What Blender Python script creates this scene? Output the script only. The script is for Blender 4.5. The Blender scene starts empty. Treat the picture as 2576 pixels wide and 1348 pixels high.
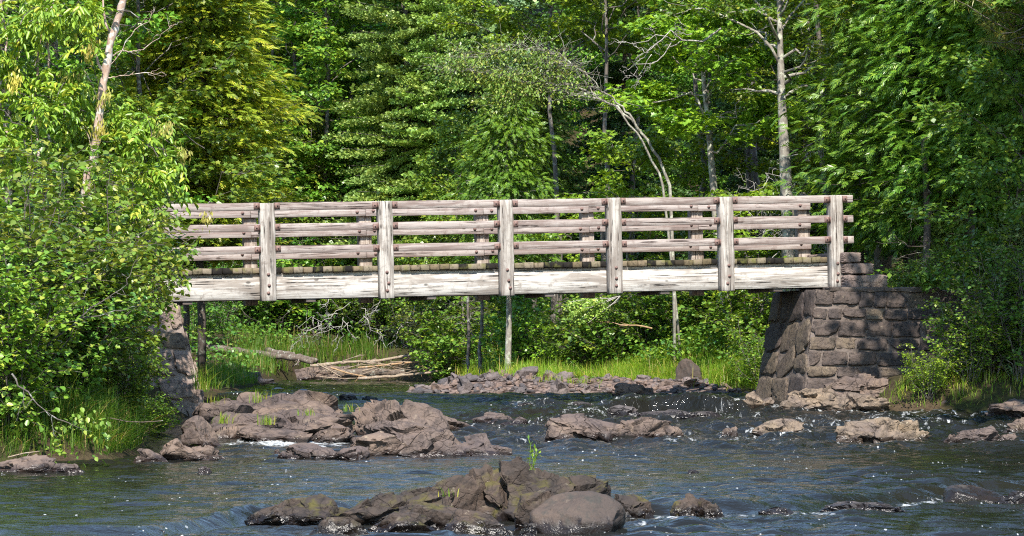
import bpy, bmesh, math, random
import numpy as np
from mathutils import Vector, Matrix

SC = bpy.context.scene
COL = SC.collection
F = 7500.0; CU, CV = 1288.0, 880.0; CZ = 1.39      # focal length and horizon of the view, in pixels of a 2576 x 1348 frame
R = math.radians
def P(u, v, y):                                     # the point at distance y seen at (u, v)
    return np.array(((u-CU)*y/F, y, CZ+(CV-v)*y/F))
def X(u, y): return (u-CU)*y/F

# ------------------------------------------------------------------ numeric helpers
_pr = np.random.default_rng(7)
_perm = _pr.permutation(1024)
_val = _pr.random(1024)*2-1
def _h(ix, iy, iz):
    return _val[_perm[(_perm[(_perm[ix & 1023]+iy) & 1023]+iz) & 1023]]
def vnoise(p):
    p = np.asarray(p, float); i = np.floor(p).astype(int); f = p-i; f = f*f*(3-2*f)
    x, y, z = i[..., 0], i[..., 1], i[..., 2]; fx, fy, fz = f[..., 0], f[..., 1], f[..., 2]
    def L(a, b, t): return a+(b-a)*t
    return L(L(L(_h(x, y, z), _h(x+1, y, z), fx), L(_h(x, y+1, z), _h(x+1, y+1, z), fx), fy),
             L(L(_h(x, y, z+1), _h(x+1, y, z+1), fx), L(_h(x, y+1, z+1), _h(x+1, y+1, z+1), fx), fy), fz)
def fbm(p, octs=4, gain=.5):
    p = np.asarray(p, float); s = 0; a = 1.0
    for k in range(octs):
        s = s+a*vnoise(p*(2.03**k)+17.3*k); a *= gain
    return s
def sst(a, b, x):
    t = np.clip((np.asarray(x, float)-a)/(b-a), 0, 1); return t*t*(3-2*t)
def nrm(v):
    v = np.asarray(v, float); return v/np.maximum(np.linalg.norm(v, axis=-1, keepdims=True), 1e-9)

class Geo:
    """collects vertices and faces and links them as one mesh"""
    def __init__(s): s.V = []; s.F = []; s.M = []; s.n = 0
    def add(s, V, Fc, m=0):
        V = np.asarray(V, float).reshape(-1, 3)
        for f in (Fc if isinstance(Fc, list) else [Fc]):
            f = np.asarray(f, int)
            if len(f): s.F.append(f+s.n); s.M.append(np.full(len(f), m, int))
        s.V.append(V); s.n += len(V); return s
    def mesh(s, name, mats, smooth=False, sharp=None):
        V = np.concatenate(s.V); me = bpy.data.meshes.new(name)
        me.vertices.add(len(V)); me.vertices.foreach_set('co', V.astype(np.float32).ravel())
        loops = np.concatenate([f.ravel() for f in s.F]).astype(np.int32)
        tot = np.concatenate([np.full(len(f), f.shape[1], np.int32) for f in s.F])
        start = np.concatenate(([0], np.cumsum(tot)[:-1])).astype(np.int32)
        me.loops.add(len(loops)); me.loops.foreach_set('vertex_index', loops)
        me.polygons.add(len(tot)); me.polygons.foreach_set('loop_start', start)
        mi = np.concatenate(s.M).astype(np.int32)
        for m in (mats if isinstance(mats, (list, tuple)) else [mats]): me.materials.append(m)
        me.polygons.foreach_set('material_index', mi)
        if smooth: me.polygons.foreach_set('use_smooth', np.ones(len(tot), bool))
        me.update(calc_edges=True)
        if sharp and hasattr(me, 'set_sharp_from_angle'): me.set_sharp_from_angle(angle=R(sharp))
        return me
    def build(s, name, mats, parent=None, smooth=False, loc=None, sharp=None):
        return link(name, s.mesh(name, mats, smooth, sharp), parent, loc)

def link(name, me, parent=None, loc=None):
    o = bpy.data.objects.new(name, me); COL.objects.link(o)
    if parent is not None: o.parent = parent
    if loc is not None: o.location = loc
    return o
def tag(o, label, cat, group=None):
    o['label'] = label; o['category'] = cat
    if group: o['group'] = group
    return o
def thing(name, label, cat, loc=(0, 0, 0), rz=0.0, group=None, tilt=0.0, sc=1.0):
    o = bpy.data.objects.new(name, None); COL.objects.link(o); o.empty_display_size = .2
    o.location = loc; o.rotation_euler = (0, tilt, rz); o.scale = (sc, sc, sc)
    return tag(o, label, cat, group)
def kind(o, k): o['kind'] = k; return o

def frames(A, up=None, rng=None, roll=0.0):
    """axis directions -> (axis, side, normal)"""
    A = nrm(A); U = np.zeros_like(A); U[:, 2] = 1
    if up is not None: U = np.broadcast_to(np.asarray(up, float), A.shape).copy()
    S = np.cross(U, A); bad = np.linalg.norm(S, axis=1) < 1e-3; S[bad] = (1, 0, 0); S = nrm(S); N = np.cross(A, S)
    if rng is not None and roll:
        t = rng.normal(0, roll, len(A))[:, None]; S, N = S*np.cos(t)+N*np.sin(t), N*np.cos(t)-S*np.sin(t)
    return A, S, N
def place(T, Fc, Pp, A, S, N, sc):
    Pp = np.asarray(Pp, float); sc = np.broadcast_to(np.asarray(sc, float), (len(Pp),))[:, None, None]
    V = Pp[:, None]+sc*(T[None, :, 0:1]*A[:, None]+T[None, :, 1:2]*S[:, None]+T[None, :, 2:3]*N[:, None])
    off = (np.arange(len(Pp))*len(T))[:, None, None]
    Fs = [(np.asarray(f)[None]+off).reshape(-1, np.asarray(f).shape[1]) for f in (Fc if isinstance(Fc, list) else [Fc])]
    return V.reshape(-1, 3), Fs
def tube(pts, rad, n=7, cap=True):
    pts = np.asarray(pts, float); K = len(pts); rad = np.broadcast_to(np.asarray(rad, float), (K,))
    t = nrm(np.gradient(pts, axis=0)); ref = np.array((0., 0, 1)) if abs(t[0][2]) < .9 else np.array((1., 0, 0))
    s = nrm(np.cross(np.broadcast_to(ref, t.shape), t)); b = np.cross(t, s)
    a = np.linspace(0, 2*np.pi, n, endpoint=False)
    V = pts[:, None]+rad[:, None, None]*(np.cos(a)[None, :, None]*s[:, None]+np.sin(a)[None, :, None]*b[:, None])
    i = np.arange(K-1)[:, None]*n; j = np.arange(n)[None]; j2 = (j+1) % n
    Fq = np.stack((i+j, i+j2, i+n+j2, i+n+j), -1).reshape(-1, 4)
    V = V.reshape(-1, 3); out = [Fq]
    if cap:
        V = np.concatenate((V, pts[:1], pts[-1:])); c0, c1 = K*n, K*n+1; jj = np.arange(n)
        out.append(np.concatenate((np.stack((np.full(n, c0), (jj+1) % n, jj), 1), np.stack((np.full(n, c1), (K-1)*n+jj, (K-1)*n+(jj+1) % n), 1))))
    return V, out
def wob(p0, p1, n, amp, rng, sag=0.0):
    """wavy line of n points from p0 to p1"""
    p0, p1 = np.asarray(p0, float), np.asarray(p1, float); t = np.linspace(0, 1, n)[:, None]
    w = np.cumsum(rng.normal(0, 1, (n, 3)), 0); w -= w[0]; w = w-t*w[-1]
    q = p0+(p1-p0)*t+w*amp/np.sqrt(n); q[:, 2] += -sag*4*(t*(1-t))[:, 0]
    return q
def box(x0, x1, y0, y1, z0, z1):
    V = np.array([(x, y, z) for x in (x0, x1) for y in (y0, y1) for z in (z0, z1)])
    return V, np.array([(0, 1, 3, 2), (4, 6, 7, 5), (0, 4, 5, 1), (2, 3, 7, 6), (0, 2, 6, 4), (1, 5, 7, 3)])
def bbox(dx, dy, dz, bev=.01, wear=0.0, rng=None, cuts=0, axis=0):
    """bevelled box centred at 0, optional cuts along its length with worn, wandering edges"""
    bm = bmesh.new(); bmesh.ops.create_cube(bm, size=1)
    for v in bm.verts: v.co = Vector((v.co.x*dx, v.co.y*dy, v.co.z*dz))
    if cuts:
        es = [e for e in bm.edges if abs((e.verts[0].co-e.verts[1].co)[axis]) > .5*(dx, dy, dz)[axis]]
        bmesh.ops.subdivide_edges(bm, edges=es, cuts=cuts)
    bmesh.ops.bevel(bm, geom=[e for e in bm.edges if len(e.link_faces) == 2 and e.calc_face_angle(0) > .5], offset=bev, segments=1, affect='EDGES')
    if wear and rng is not None:
        for v in bm.verts:
            q = np.array(v.co)*np.array((1, 1, 1))
            d = fbm(q*3+rng.random()*.01+7.7, 2)*wear
            k = [0, 1, 2]; k.remove(axis)
            for a in k: v.co[a] *= 1+d/max((dx, dy, dz)[a], .05)
    V = np.array([v.co for v in bm.verts]); bm.verts.index_update()
    q = [[v.index for v in f.verts] for f in bm.faces]
    out = []
    for k in sorted(set(len(f) for f in q)): out.append(np.array([f for f in q if len(f) == k]))
    bm.free(); return V, out
_ico = {}
def ico(n):
    if n not in _ico:
        bm = bmesh.new(); bmesh.ops.create_icosphere(bm, subdivisions=n, radius=1)
        _ico[n] = (np.array([v.co for v in bm.verts]), np.array([[v.index for v in f.verts] for f in bm.faces])); bm.free()
    return _ico[n]
def rockV(seed, n=4, dims=(1, 1, 1), planes=11, amp=.07, p=3.0, cut=(.55, .9), ridge=.0, fine=0.0, blk=1.0):
    """an angular stone: ball flattened by random cleavage planes, roughened at several sizes"""
    rng = np.random.default_rng(seed); V, Fc = ico(n); V = V.copy()
    V = V/(np.abs(V)**p).sum(1, keepdims=True)**(1/p)
    for _ in range(planes):
        nn = nrm(rng.normal(0, 1, 3)); d = rng.uniform(*cut); e = np.maximum(0, V@nn-d); V = V-e[:, None]*nn
    off = rng.uniform(0, 50, 3); N = nrm(V)
    V = V+N*(amp*fbm(V*1.6+off, 5, .55))[:, None]
    if ridge:
        ax = nrm(np.array((rng.uniform(-.5, .5), rng.uniform(-.3, .3), 1))); s = (V@ax)*6+vnoise(V*2+off)*1.2
        V = V+N*(ridge*(np.abs((s % 1)-.5)*2-.5))[:, None]
    for K, st, sl in ((14, .11, .34), (60, .022, .17))[:2 if n > 3 else 1]:       # broken blocks: each cell of the surface is its own tilted facet
        st, sl = st*blk, sl*blk
        S = V[rng.integers(0, len(V), K)]; W = (V+.10*fbm(V*3+off, 2)[:, None])*np.array((1, 1, 1.5)); i = np.argmin(((W[:, None]-(S*np.array((1, 1, 1.5)))[None])**2).sum(2), 1)
        T = rng.normal(0, sl, (K, 3)); o = rng.normal(0, st, K)*1.0
        V = V+N*np.clip(((V-S[i])*T[i]).sum(1)+o[i], -.3, .16)[:, None]
    V = V+N*((.008+fine*.25)*fbm(V*9+off, 3, .6))[:, None]
    return V*np.asarray(dims), Fc
def rotz(V, a): c, s = math.cos(a), math.sin(a); return np.stack((V[:, 0]*c-V[:, 1]*s, V[:, 0]*s+V[:, 1]*c, V[:, 2]), 1)
def roty(V, a): c, s = math.cos(a), math.sin(a); return np.stack((V[:, 0]*c+V[:, 2]*s, V[:, 1], -V[:, 0]*s+V[:, 2]*c), 1)

# ------------------------------------------------------------------ materials
class NT:
    def __init__(s, name):
        s.m = bpy.data.materials.new(name); s.m.use_nodes = True; s.t = s.m.node_tree; s.t.nodes.clear()
        s.out = s.n('ShaderNodeOutputMaterial')
    def n(s, typ, **kw):
        o = s.t.nodes.new(typ)
        for k, v in kw.items(): setattr(o, k, v)
        return o
    def set(s, sock, v):
        if isinstance(v, bpy.types.NodeSocket): s.t.links.new(v, sock)
        else: sock.default_value = v
    def pos(s): return s.n('ShaderNodeNewGeometry').outputs['Position']
    def obj(s): return s.n('ShaderNodeTexCoord').outputs['Object']
    def map(s, vec, scale=(1, 1, 1), loc=(0, 0, 0)):
        o = s.n('ShaderNodeMapping'); s.set(o.inputs['Vector'], vec); o.inputs['Scale'].default_value = scale; s.set(o.inputs['Location'], loc); return o.outputs[0]
    def noise(s, vec, scale, detail=4, rough=.55, dist=0.0):
        o = s.n('ShaderNodeTexNoise'); s.set(o.inputs['Vector'], vec); o.inputs['Scale'].default_value = scale
        o.inputs['Detail'].default_value = detail; o.inputs['Roughness'].default_value = rough; o.inputs['Distortion'].default_value = dist
        return o.outputs['Fac']
    def vor(s, vec, scale, feat='F1', rnd=1.0, out='Distance'):
        o = s.n('ShaderNodeTexVoronoi', feature=feat); s.set(o.inputs['Vector'], vec); o.inputs['Scale'].default_value = scale
        o.inputs['Randomness'].default_value = rnd; return o.outputs[out]
    def ramp(s, fac, *stops, interp='LINEAR'):
        o = s.n('ShaderNodeValToRGB'); o.color_ramp.interpolation = interp; e = o.color_ramp.elements
        while len(e) < len(stops): e.new(.5)
        for k, (p, c) in enumerate(stops):
            e[k].position = p; e[k].color = (*c, 1) if isinstance(c, (tuple, list)) else (c, c, c, 1)
        s.set(o.inputs[0], fac); return o.outputs[0]
    def mr(s, v, a, b, c=0.0, d=1.0):
        o = s.n('ShaderNodeMapRange'); s.set(o.inputs[0], v)
        for k, x in enumerate((a, b, c, d)): s.set(o.inputs[k+1], x)
        return o.outputs[0]
    def math(s, op, a, b=0.0, c=0.0):
        o = s.n('ShaderNodeMath', operation=op)
        for k, x in enumerate((a, b, c)): s.set(o.inputs[k], x)
        return o.outputs[0]
    def mix(s, fac, a, b, mode='MIX'):
        o = s.n('ShaderNodeMix', data_type='RGBA', blend_type=mode); s.set(o.inputs[0], fac)
        for k, x in ((6, a), (7, b)): s.set(o.inputs[k], (*x, 1) if isinstance(x, tuple) and len(x) == 3 else x)
        return o.outputs[2]
    def sep(s, v): o = s.n('ShaderNodeSeparateXYZ'); s.set(o.inputs[0], v); return o.outputs
    def bump(s, h, strength=.5, dist=.02, nor=None):
        o = s.n('ShaderNodeBump'); s.set(o.inputs['Height'], h); o.inputs['Strength'].default_value = strength; o.inputs['Distance'].default_value = dist
        if nor is not None: s.set(o.inputs['Normal'], nor)
        return o.outputs[0]
    def pbr(s, col, rough=.8, nor=None, spec=.4, metal=0.0):
        o = s.n('ShaderNodeBsdfPrincipled'); s.set(o.inputs['Base Color'], (*col, 1) if isinstance(col, tuple) else col)
        s.set(o.inputs['Roughness'], rough); s.set(o.inputs['Specular IOR Level'], spec); s.set(o.inputs['Metallic'], metal)
        if nor is not None: s.set(o.inputs['Normal'], nor)
        return o
    def done(s, sh): s.t.links.new(sh.outputs[0] if hasattr(sh, 'outputs') else sh, s.out.inputs[0]); return s.m

def m_leaf(name, a, b, c=None, trans=.35, rough=.38, spec=.5, obvar=.25):
    t = NT(name); g = t.n('ShaderNodeNewGeometry'); r = g.outputs['Random Per Island']
    stops = [(0, a), (.75, b)]+([(.97, c)] if c else [])
    col = t.ramp(r, *stops)
    oi = t.n('ShaderNodeObjectInfo').outputs['Random']
    h = t.n('ShaderNodeHueSaturation'); t.set(h.inputs['Color'], col)
    t.set(h.inputs['Hue'], t.mr(oi, 0, 1, .5-.02*obvar*4, .5+.012*obvar*4)); t.set(h.inputs['Value'], t.mr(oi, 0, 1, 1-obvar, 1+obvar))
    n = t.noise(t.pos(), .9, 2); col = t.mix(t.mr(n, .35, .65), h.outputs[0], t.mix(1.0, h.outputs[0], (1.25, 1.1, .8), 'MULTIPLY'))
    p = t.pbr(col, rough, None, spec)
    tr = t.n('ShaderNodeBsdfTranslucent'); t.set(tr.inputs[0], t.mix(1.0, col, (1.5, 1.35, .55), 'MULTIPLY'))
    mx = t.n('ShaderNodeMixShader'); mx.inputs[0].default_value = trans
    t.t.links.new(p.outputs[0], mx.inputs[1]); t.t.links.new(tr.outputs[0], mx.inputs[2]); return t.done(mx)

def m_bark(name, a, b, lichen=(.42, .44, .38), amount=.5, scale=1.0):
    t = NT(name); q = t.obj()
    g = t.noise(t.map(q, (22*scale, 22*scale, 5*scale)), 1, 5, .65, .4); col = t.ramp(g, (.3, a), (.68, b))
    l = t.noise(q, 7*scale, 5, .7); col = t.mix(t.mr(l, .62-.2*amount, .72-.2*amount), col, lichen)
    return t.done(t.pbr(col, .9, t.bump(g, .7, .02), .2))

def m_wood(name, axis, light, mid, dark, stain=.5, sc=1.0, moss=0.0):
    """weathered timber: grain runs along the local axis"""
    t = NT(name); q = t.obj(); oi = t.n('ShaderNodeObjectInfo').outputs['Random']
    o = t.n('ShaderNodeCombineXYZ'); 
    for k in range(3): t.set(o.inputs[k], t.math('MULTIPLY', oi, 37.0+k*11))
    s = [26*sc]*3; s[axis] = 1.3*sc
    q0 = t.n('ShaderNodeVectorMath', operation='ADD'); t.set(q0.inputs[0], q); t.set(q0.inputs[1], o.outputs[0]); q0 = q0.outputs[0]
    g = t.noise(t.map(q0, tuple(s)), 1, 5, .62, .6)
    s2 = [5.5]*3; s2[axis] = .8
    w = t.noise(t.map(q0, tuple(s2)), 1, 4, .6, 1.2)
    col = t.ramp(g, (.36, mid), (.54, light))
    col = t.mix(t.mr(w, .47, .62, 0, stain), col, mid)
    s3 = [34]*3; s3[axis] = 1.0
    cr = t.noise(t.map(q0, tuple(s3), (3.1, 1.7, 9.2)), 1, 3, .5, .3)
    blotch = t.noise(q0, 2.3, 4, .65)
    crack = t.math('MULTIPLY', t.mr(cr, .575, .625), t.mr(blotch, .40, .54)); col = t.mix(t.math('MULTIPLY', crack, .9), col, dark)
    kn = t.vor(t.map(q0, tuple(3.2 if k != axis else 1.7 for k in range(3))), 1); k1 = t.mr(kn, .05, .09, 1, 0); col = t.mix(t.math('MULTIPLY', k1, .75), col, dark)
    d2 = t.noise(t.map(q0, (9, 9, 9)), 1, 5, .7); col = t.mix(t.mr(d2, .53, .68, 0, .75), col, mid)
    if moss: col = t.mix(t.mr(t.noise(q0, 6, 3), .58, .7, 0, moss), col, (.16, .16, .05))
    hgt = t.math('SUBTRACT', g, t.math('MULTIPLY', crack, .8))
    return t.done(t.pbr(col, .85, t.bump(hgt, .55, .008), .25))

def water_level_nodes(t, y):                        # the river falls through the rapids towards the camera
    a = t.math('SUBTRACT', t.mr(y, 39, 54, 0, .55), t.mr(y, 27.5, 29, .085, 0)); return a
def m_rock(name, grey, tan, dark, lich=.35, moss=.0, sc=1.0, wet=True, crack=1.0):
    t = NT(name); q = t.pos(); g = t.n('ShaderNodeNewGeometry')
    wv = t.n('ShaderNodeVectorMath', operation='MULTIPLY_ADD'); nz = t.n('ShaderNodeTexNoise'); t.set(nz.inputs['Vector'], q); nz.inputs['Scale'].default_value = 2.2*sc; nz.inputs['Detail'].default_value = 4
    t.set(wv.inputs[0], nz.outputs['Color']); wv.inputs[1].default_value = (.5/sc, .5/sc, .35/sc); t.set(wv.inputs[2], q); qw = wv.outputs[0]
    big = t.noise(q, 1.1*sc, 5, .6); med = t.noise(q, 6*sc, 5, .65); fin = t.noise(q, 32*sc, 3, .6)
    col = t.mix(t.mr(big, .38, .62), grey, tan)
    col = t.mix(t.mr(med, .5, .66, 0, .8), col, dark)
    col = t.mix(t.mr(fin, .4, .65, 0, .35), col, t.mix(1.0, col, (1.5, 1.42, 1.3), 'MULTIPLY'))
    e1 = t.vor(t.map(qw, (1.3, 1.3, 2.2)), 1.9*sc, 'DISTANCE_TO_EDGE'); e2 = t.vor(t.map(qw, (1, 1, 1.5)), 5.5*sc, 'DISTANCE_TO_EDGE')
    gate = t.mr(t.noise(q, 2.7*sc, 2), .42, .55)
    c1 = t.math('MULTIPLY', t.mr(e1, .0, .035, 1, 0), t.mr(t.noise(q, 1.3*sc, 2), .4, .5)); c2 = t.math('MULTIPLY', t.mr(e2, .0, .05, 1, 0), gate)
    ck = t.math('MULTIPLY', t.math('MAXIMUM', c1, t.math('MULTIPLY', c2, .75)), crack); col = t.mix(t.math('MULTIPLY', ck, .8), col, dark)
    if lich:
        lv = t.math('MULTIPLY', t.mr(t.noise(q, 9*sc, 5, .7), .60, .66), t.mr(big, .42, .6, .15, 1)); col = t.mix(t.math('MULTIPLY', lv, lich), col, (.36, .30, .21))
    if moss:
        nzv = t.sep(g.outputs['Normal'])[2]; mm = t.math('MULTIPLY', t.mr(t.noise(q, 3.1*sc, 4), .5, .62), t.mr(nzv, .15, .6)); col = t.mix(t.math('MULTIPLY', mm, moss), col, (.075, .065, .012))
    h = t.math('ADD', t.math('MULTIPLY', med, .6), t.math('SUBTRACT', t.math('MULTIPLY', fin, .22), t.math('MULTIPLY', ck, .55)))
    rough = .82
    if wet:
        xyz = t.sep(q); wl = water_level_nodes(t, xyz[1]); d = t.math('SUBTRACT', xyz[2], wl)
        d = t.math('ADD', d, t.mr(med, .3, .7, -.05, .05)); wt = t.mr(d, .045, .10, 1, 0)
        col = t.mix(wt, col, t.mix(1.0, col, (.26, .25, .26), 'MULTIPLY')); rough = t.mr(wt, 0, 1, .82, .22)
    return t.done(t.pbr(col, rough, t.bump(h, .8, .05/sc), .35))

M = {}
M['post'] = m_wood('post_timber', 2, (0.43, 0.398, 0.36), (0.19, 0.16, 0.138), (0.026, 0.02, 0.017), .75)
M['post_back'] = m_wood('back_post_timber', 2, (.42, .36, .31), (.20, .15, .12), (.03, .022, .018), .7)
M['rail'] = m_wood('rail_timber', 0, (.34, .295, .27), (.18, .135, .12), (.035, .023, .02), .9)
#(0.284, 0.215, 0.189), (0.150, 0.095, 0.079), (0.034, 0.022, 0.019), .9)
M['rail_pale'] = m_wood('pale_rail_timber', 0, (0.41, 0.355, 0.325), (0.24, 0.178, 0.158), (0.06, 0.04, 0.033), .65)
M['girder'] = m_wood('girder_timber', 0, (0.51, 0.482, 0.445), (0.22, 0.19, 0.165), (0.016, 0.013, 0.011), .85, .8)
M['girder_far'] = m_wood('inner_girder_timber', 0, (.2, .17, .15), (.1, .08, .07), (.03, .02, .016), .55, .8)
def m_plank():
    t = NT('plank_ends'); r = t.n('ShaderNodeNewGeometry').outputs['Random Per Island']; q = t.obj()
    c = t.ramp(r, (0, (0.0120, 0.0108, 0.0096)), (.30, (0.0150, 0.0126, 0.0114)), (.34, (0.1200, 0.0930, 0.0540)), (.5, (0.1800, 0.1380, 0.0900)), (.75, (0.2160, 0.1800, 0.1320)), (1, (0.1320, 0.1140, 0.0600)))
    n = t.noise(q, 14, 5, .7); c = t.mix(t.mr(n, .5, .68, 0, .85), c, (.03, .026, .018)); n2 = t.noise(q, 5, 3); c = t.mix(t.mr(n2, .55, .7, 0, .7), c, (.15, .15, .04))
    return t.done(t.pbr(c, .9, t.bump(n, .6, .01), .2))
M['plank'] = m_plank()
def m_rust():
    t = NT('rusted_iron'); q = t.pos(); n = t.noise(q, 40, 4, .6)
    return t.done(t.pbr(t.ramp(n, (.3, (.10, .062, .055)), (.6, (.21, .13, .11)), (.8, (.30, .19, .16))), .75, t.bump(n, .4, .004), .4))
M['rust'] = m_rust()
M['iron'] = NT('dark_iron'); M['iron'] = M['iron'].done(M['iron'].pbr((.025, .02, .018), .6))
M['rock'] = m_rock('river_rock', (0.084, 0.064, 0.059), (0.145, 0.104, 0.08), (0.026, 0.02, 0.019), .4, .0, 1.0, True, .55)
M['rock_fg'] = m_rock('dark_bedrock', (0.034, 0.026, 0.022), (0.062, 0.043, 0.032), (0.014, 0.011, 0.0095), .3, .8, 1.5, True, .5)
M['rock_smooth'] = m_rock('worn_boulder', (0.055, 0.042, 0.036), (0.08, 0.058, 0.046), (0.034, 0.034, 0.03), .2, 0, 1.6, True, .12)
M['rock_tan'] = m_rock('lichen_rock', (0.1130, 0.0875, 0.0774), (0.2014, 0.1496, 0.1011), (0.0340, 0.0272, 0.0238), .8, .1, 1.0, True, .5)
M['rock_dark'] = m_rock('wet_dark_rock', (.06, .055, .06), (.085, .07, .065), (.02, .018, .018), .05, 0)
M['stone_a'] = m_rock('bar_stone_grey', (0.112, 0.094, 0.094), (0.161, 0.131, 0.124), (0.053, 0.041, 0.039), .15, 0, 2.5, False, .5)
M['stone_b'] = m_rock('bar_stone_brown', (0.143, 0.101, 0.086), (0.188, 0.135, 0.109), (0.060, 0.045, 0.041), .25, 0, 2.5, False, .5)
M['stone_c'] = m_rock('bar_stone_slate', (0.068, 0.062, 0.068), (0.104, 0.088, 0.088), (0.032, 0.028, 0.028), .1, 0, 2.5, False, .5)
M['wall_stone'] = m_rock('wall_stone', (0.058, 0.046, 0.043), (0.085, 0.064, 0.054), (0.018, 0.015, 0.014), .35, .0, 2.2, False, .5)
M['wall_stone_tan'] = m_rock('face_stone', (0.1030, 0.0785, 0.0619), (0.1404, 0.1080, 0.0756), (0.0274, 0.0216, 0.0187), .5, .1, 1.8, False, .6)
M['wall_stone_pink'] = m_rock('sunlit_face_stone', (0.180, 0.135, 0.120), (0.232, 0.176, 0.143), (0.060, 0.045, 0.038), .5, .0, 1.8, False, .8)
def m_mortar(nm='mortar', f=1.0):
    t = NT(nm); q = t.pos(); n = t.noise(q, 25, 5, .7); b = t.noise(q, 3, 4)
    c = t.mix(t.mr(b, .4, .65), (.16*f, .13*f, .115*f), (.07*f, .055*f, .048*f)); c = t.mix(t.mr(n, .45, .7), c, (.19*f, .155*f, .13*f))
    return t.done(t.pbr(c, .95, t.bump(n, .8, .02), .1))
M['mortar'] = m_mortar(); M['mortar_pale'] = m_mortar('pale_mortar', 1.7)
def m_ground():
    t = NT('forest_floor'); q = t.pos(); n = t.noise(q, 1.2, 5, .6); f = t.noise(q, 14, 4, .7)
    c = t.mix(t.mr(n, .4, .6), (.045, .05, .016), (.07, .05, .03)); c = t.mix(t.mr(f, .4, .7), c, (.03, .022, .014))
    return t.done(t.pbr(c, .95, t.bump(f, .8, .05), .1))
M['ground'] = m_ground()
def m_gravel():
    t = NT('gravel_bed'); q = t.pos(); v = t.n('ShaderNodeTexVoronoi'); t.set(v.inputs['Vector'], q); v.inputs['Scale'].default_value = 11
    c = t.ramp(v.outputs['Color'], (0, (.10, .075, .066)), (1, (.26, .19, .16))); d = v.outputs['Distance']; c = t.mix(t.mr(d, .4, .7), c, (.05, .035, .03))
    return t.done(t.pbr(c, .9, t.bump(d, -1.0, .05), .2))
M['gravel'] = m_gravel()

M['leaf_maple'] = m_leaf('maple_leaves', (0.0943, 0.2015, 0.0180), (0.1812, 0.3055, 0.0250), (.25, .37, .03), .27)
M['leaf_green'] = m_leaf('broad_leaves', (0.0706, 0.1755, 0.0242), (0.1333, 0.2668, 0.0330), (0.2509, 0.3370, 0.0440), .27)
M['leaf_deep'] = m_leaf('deep_green_leaves', (0.0525, 0.1515, 0.0259), (0.1050, 0.2317, 0.0360), (0.1890, 0.3029, 0.0432), .27)
M['leaf_alder'] = m_leaf('alder_leaves', (0.0900, 0.1918, 0.0275), (0.1620, 0.2751, 0.0385), (0.3060, 0.3502, 0.0660), .27)
M['leaf_ash'] = m_leaf('ash_leaves', (0.1148, 0.2145, 0.0242), (0.1823, 0.2925, 0.0330), (0.3240, 0.3640, 0.0550), .27)
M['leaf_olive'] = m_leaf('shrub_leaves', (0.0975, 0.1823, 0.0330), (0.1560, 0.2497, 0.0495), (0.2730, 0.2970, 0.0880), .27)
M['seed'] = m_leaf('seed_keys', (.34, .36, .09), (.46, .44, .13), None, .4)
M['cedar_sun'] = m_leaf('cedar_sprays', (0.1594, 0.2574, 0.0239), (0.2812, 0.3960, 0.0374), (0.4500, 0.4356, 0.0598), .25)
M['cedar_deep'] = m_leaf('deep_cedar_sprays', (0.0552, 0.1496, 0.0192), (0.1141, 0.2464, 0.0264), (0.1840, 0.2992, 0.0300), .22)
M['fir'] = m_leaf('fir_needles', (0.1092, 0.2090, 0.0473), (0.1966, 0.3190, 0.0709), (0.3277, 0.4400, 0.1260), .15)
M['fir_blue'] = m_leaf('blue_fir_needles', (0.1020, 0.2070, 0.1040), (0.1870, 0.3240, 0.1600), (0.3060, 0.4500, 0.2400), .15)
M['spruce_dark'] = m_leaf('spruce_needles', (0.0260, 0.0700, 0.0192), (0.0520, 0.1190, 0.0264), (0.0780, 0.1540, 0.0360), .12)
M['pine'] = m_leaf('pine_needles', (0.0750, 0.1350, 0.0260), (0.1350, 0.1950, 0.0390), (0.3000, 0.2400, 0.0650), .15)
M['grass'] = m_leaf('grass_blades', (0.1095, 0.2340, 0.0200), (0.1932, 0.3250, 0.0300), (0.3864, 0.3640, 0.0900), .4, .5, .3, .1)
M['grass_dark'] = m_leaf('dark_grass_blades', (0.0500, 0.1260, 0.0150), (0.0900, 0.1890, 0.0200), (0.2000, 0.2310, 0.0500), .4, .5, .3, .1)
M['dry'] = m_leaf('dry_grass', (.26, .2, .1), (.36, .29, .16), None, .3)
M['white'] = m_leaf('white_petals', (.7, .72, .66), (.8, .8, .75), None, .3)
M['bark'] = m_bark('grey_bark', (.065, .055, .048), (.15, .13, .11), (.28, .28, .25), .45)
M['bark_dark'] = m_bark('dark_bark', (.05, .042, .035), (.12, .10, .085), (.25, .26, .22), .25)
M['bark_birch'] = m_bark('birch_bark', (0.2176, 0.2009, 0.1841), (0.3683, 0.3432, 0.3181), (0.1004, 0.0837, 0.0753), .35, .7)
M['bark_lichen'] = m_bark('lichen_bark', (0.1440, 0.1260, 0.1080), (0.2880, 0.2640, 0.2220), (0.4080, 0.4200, 0.3360), .6)
M['bark_bare'] = m_bark('bare_wood', (.24, .15, .11), (.44, .34, .28), (.50, .48, .44), .6)
M['dead'] = m_bark('dead_twigs', (.22, .20, .18), (.38, .355, .32), (.55, .55, .48), .3)
M['drift'] = m_bark('driftwood', (0.177, 0.129, 0.088), (0.326, 0.258, 0.190), (0.340, 0.299, 0.245), .2)
M['drift_warm'] = m_bark('peeled_pole', (0.231, 0.136, 0.068), (0.381, 0.258, 0.150), (0.340, 0.286, 0.218), .2)
M['drift_dark'] = m_bark('dark_log_bark', (.06, .045, .035), (.16, .125, .10), (.3, .3, .25), .3)

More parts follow.
